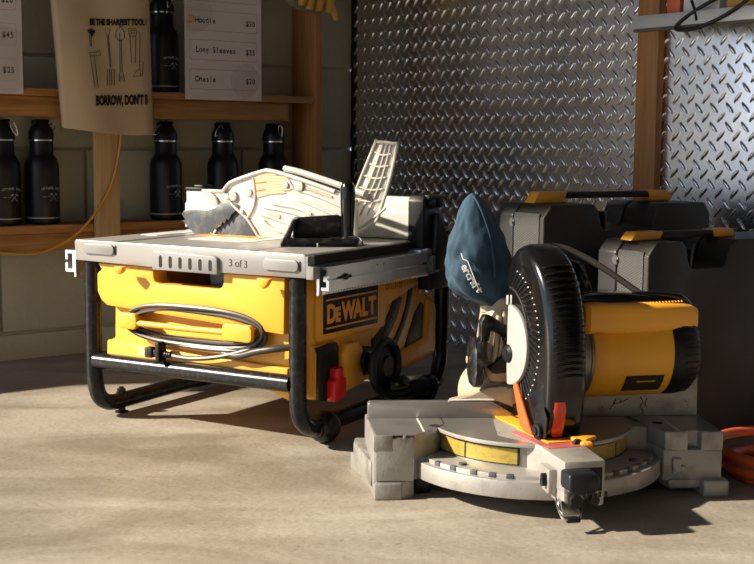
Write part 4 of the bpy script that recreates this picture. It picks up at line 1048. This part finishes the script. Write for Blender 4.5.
m = MB(HX); m.tube([(a+w*.28, .075-d*.97, z) for z, a, w, d in lv[4:]], .0024, 6, smooth=3); m.build('bag_seam', M['bluecloth'], db)
m = MB(HX)
def bagpt(u, z):
    a = w = d = None
    for (z0, a0, w0, d0), (z1, a1, w1, d1) in zip(lv, lv[1:]):
        if z0 <= z <= z1: t = (z-z0)/(z1-z0); a, w, d = a0+(a1-a0)*t, w0+(w1-w0)*t, d0+(d1-d0)*t
    return V((a+u*w, .075-d*math.sqrt(max(1-u*u, 0))*1.09-.0012, z))
for i, ch in enumerate('ercraft'):
    z = .3415-i*.0066; u = -.72+i*.055; o = bagpt(u, z); q = bagpt(u+.15, z-.018); xd = (q-o).normalized(); r = bagpt(u+.25, z+.004); yd = (r-o); yd = (yd-xd*yd.dot(xd)).normalized()
    m.text(ch, .0165, o, xd, yd, .0006, .0004)
m.tube([bagpt(-.74+.012*k, .362-.0022*k)+V((0, -.0008, 0)) for k in range(5)]+[bagpt(-.56+.03*k, .350-.0045*k)+V((0, -.0008, 0)) for k in range(12)], .0008, 5)
m.build('bag_lettering', M['white_print'], db, False)
m = MB(HX); m.cyl((-.030, .074, .262), (-.028, .075, .282), .016, bev=.002); m.build('dust_port', M['cream'], ms)

# ------------------------------------------------------------ carrying cases
def case(name, label, o, deg, W_, D_, H_, nx0, nx1, hh, hx0, hx1, yc):
    t = thing('tool_case', label, 'case', (o[0], o[1], 0), deg)
    D1 = D_*.60
    # front shell with the grip notch; chamfered edges
    pts = [(.004, 0), (W_-.004, 0), (W_, .006), (W_, H_-.022), (W_-.014, H_), (nx1+.020, H_), (nx1+.004, H_-.012), (nx1-.006, H_-.044), (nx1-.014, H_-.048), (nx0+.014, H_-.048), (nx0+.006, H_-.042), (nx0-.002, H_-.010), (nx0-.012, H_), (.018, H_), (.0, H_-.022), (0, .006)]
    m = MB(); m.prism(pts, 'xz', 0, D1, .0065, seg=3); m.build('front_shell', M['case'], t)
    m = MB(); m.prism(rrect(-.0018, .001, .02, H_-.02, .0008, 2), 'xz', .012, D1-.003)
    m.prism([(.010, .01), (D1-.004, .01), (D1-.004, H_-.016), (.012, H_-.016)], 'yz', -.0016, .004, .0008); m.build('hatched_end', M['case_light'], t)
    m = MB(); m.prism([(p[0], p[1]) for p in pts], 'xz', D1+.005, D_, .006, seg=3); m.build('back_shell', M['case_plain'], t)
    m = MB(); m.prism([(.004, .004), (W_-.004, .004), (W_-.004, H_-.05), (.004, H_-.05)], 'xz', D1-.002, D1+.007); m.prism([(nx0-.004, H_-.09), (nx1+.004, H_-.09), (nx1-.012, H_-.049), (nx0+.012, H_-.049)], 'xz', .004, D_-.01, .003); 
    m.box(nx0+.022, nx0+.028, .014, .05, H_-.052, H_-.014, .002); m.build('seam', M['case_plain'], t)
    # handle
    m = MB(); zz = H_+hh
    m.prism([(hx0+.018, H_+.001), (hx0+.018, zz-.003), (hx0+.04, zz), (hx1-.04, zz), (hx1-.016, zz-.003), (hx1-.016, H_+.001), (hx1-.026, H_+.001), (hx1-.055, zz-.012), (hx0+.055, zz-.012), (hx0+.030, H_+.001)], 'xz', yc-.013, yc+.013, .003)
    h = m.build('handle', M['black'], t)
    m = MB()
    m.prism([(hx0-.010, H_+.0005), (hx0+.002, zz+.001), (hx0+.066, zz+.001), (hx0+.058, H_+.0005)], 'xz', yc-.015, yc+.015, .002)
    m.prism([(hx1-.052, zz-.012), (hx1-.056, zz+.001), (hx1-.006, zz+.001), (hx1+.003, zz-.012), (hx1-.002, H_+.0005), (hx1-.045, H_+.0005)], 'xz', yc-.015, yc+.015, .002)
    split(m.build('ends', M['handle_orange'], h), 'handle_end')
    m = MB(); m.cyl((-.004, D1+.002, H_-.035), (.004, D1+.002, H_-.035), .008); m.cyl((-.007, D1-.002, H_-.035), (.001, D1-.002, H_-.035), .003); m.build('latch_pin', M['collar'], t)
    return t
case('tool_case', 'taller black tool case behind the miter saw guard, nearest the tread plate', (.295, 2.200), 28, .390, .155, .4235, .124, .255, .020, .030, .344, .075)
case('tool_case', 'black tool case at the right edge in front of the taller one', (.462, 2.100), 31, .398, .130, .366, .090, .190, .014, .010, .254, .060)

# ------------------------------------------------------------ air hose on the floor at the right
m = MB()
def coil(cx, cy, rx, ry, a0, a1, z0, z1, n=16): return [(cx+rx*math.cos(math.radians(a0+(a1-a0)*k/n)), cy+ry*math.sin(math.radians(a0+(a1-a0)*k/n)), z0+(z1-z0)*k/n) for k in range(n+1)]
r = .0088
pts = coil(0, 0, .135, .135, 40, 400, r, r, 18)[:-1]+coil(.004, -.004, .150, .128, 400, 760, .012, .027, 18)[:-1]+coil(-.012, .028, .140, .150, 760, 1080, .030, .044, 16)+[(.16, -.05, .03), (.24, -.06, r), (.36, -.14, r)]
m.tube(pts, r, 14, smooth=4)
o = m.build('air_hose', M['hose']); o.location = (.715, 1.97, 0); tag(o, 'orange red rubber hose coiled on the floor beside the right end of the miter saw', 'hose')

# ------------------------------------------------------------ light
sun = bpy.data.lights.new('sun', 'SUN'); so = bpy.data.objects.new('sun', sun); C.objects.link(so)
el = math.radians(31); dv = V((.98, .16, 0)).normalized()*math.cos(el)+V((0, 0, -math.sin(el)))
so.rotation_euler = dv.to_track_quat('-Z', 'Y').to_euler(); sun.energy = 12.5; sun.color = (1, .87, .68); sun.angle = math.radians(1.4)
w = bpy.data.worlds.new('world'); bpy.context.scene.world = w; w.use_nodes = True
bg = w.node_tree.nodes['Background']; bg.inputs['Strength'].default_value = 1.0
wn, wl_ = w.node_tree.nodes, w.node_tree.links
tc = wn.new('ShaderNodeTexCoord'); sx_ = wn.new('ShaderNodeSeparateXYZ'); rp_ = wn.new('ShaderNodeValToRGB')   # a hazy sky, brightest along the horizon
wl_.new(tc.outputs['Generated'], sx_.inputs[0]); wl_.new(sx_.outputs['Z'], rp_.inputs['Fac']); wl_.new(rp_.outputs['Color'], bg.inputs['Color'])
e_ = rp_.color_ramp.elements; e_[0].position = 0; e_[0].color = (1.15, 1.36, 1.65, 1); e_[1].position = .75; e_[1].color = (.24, .36, .62, 1)
n_ = e_.new(.16); n_.color = (1.15, 1.4, 1.75, 1); n_ = e_.new(.35); n_.color = (.5, .66, .95, 1)
# portal in the garage opening
pl = bpy.data.lights.new('portal', 'AREA'); pl.shape = 'RECTANGLE'; pl.size = 3.6; pl.size_y = 1.33; pl.cycles.is_portal = True
po = bpy.data.objects.new('portal', pl); C.objects.link(po)
x, y, z = Wp(-LW-.02, -1.8, .665); po.location = (x, y, z)
zd = V((-math.cos(math.radians(WA)), -math.sin(math.radians(WA)), 0)); po.rotation_euler = (-zd).to_track_quat('-Z', 'Z').to_euler()
sc = bpy.context.scene
sc.view_settings.view_transform = 'Standard'; sc.view_settings.look = 'None'; sc.view_settings.exposure = .0; sc.view_settings.gamma = 1; sc.view_settings.use_curve_mapping = False
sc.cycles.use_denoising = True; sc.cycles.max_bounces = 8
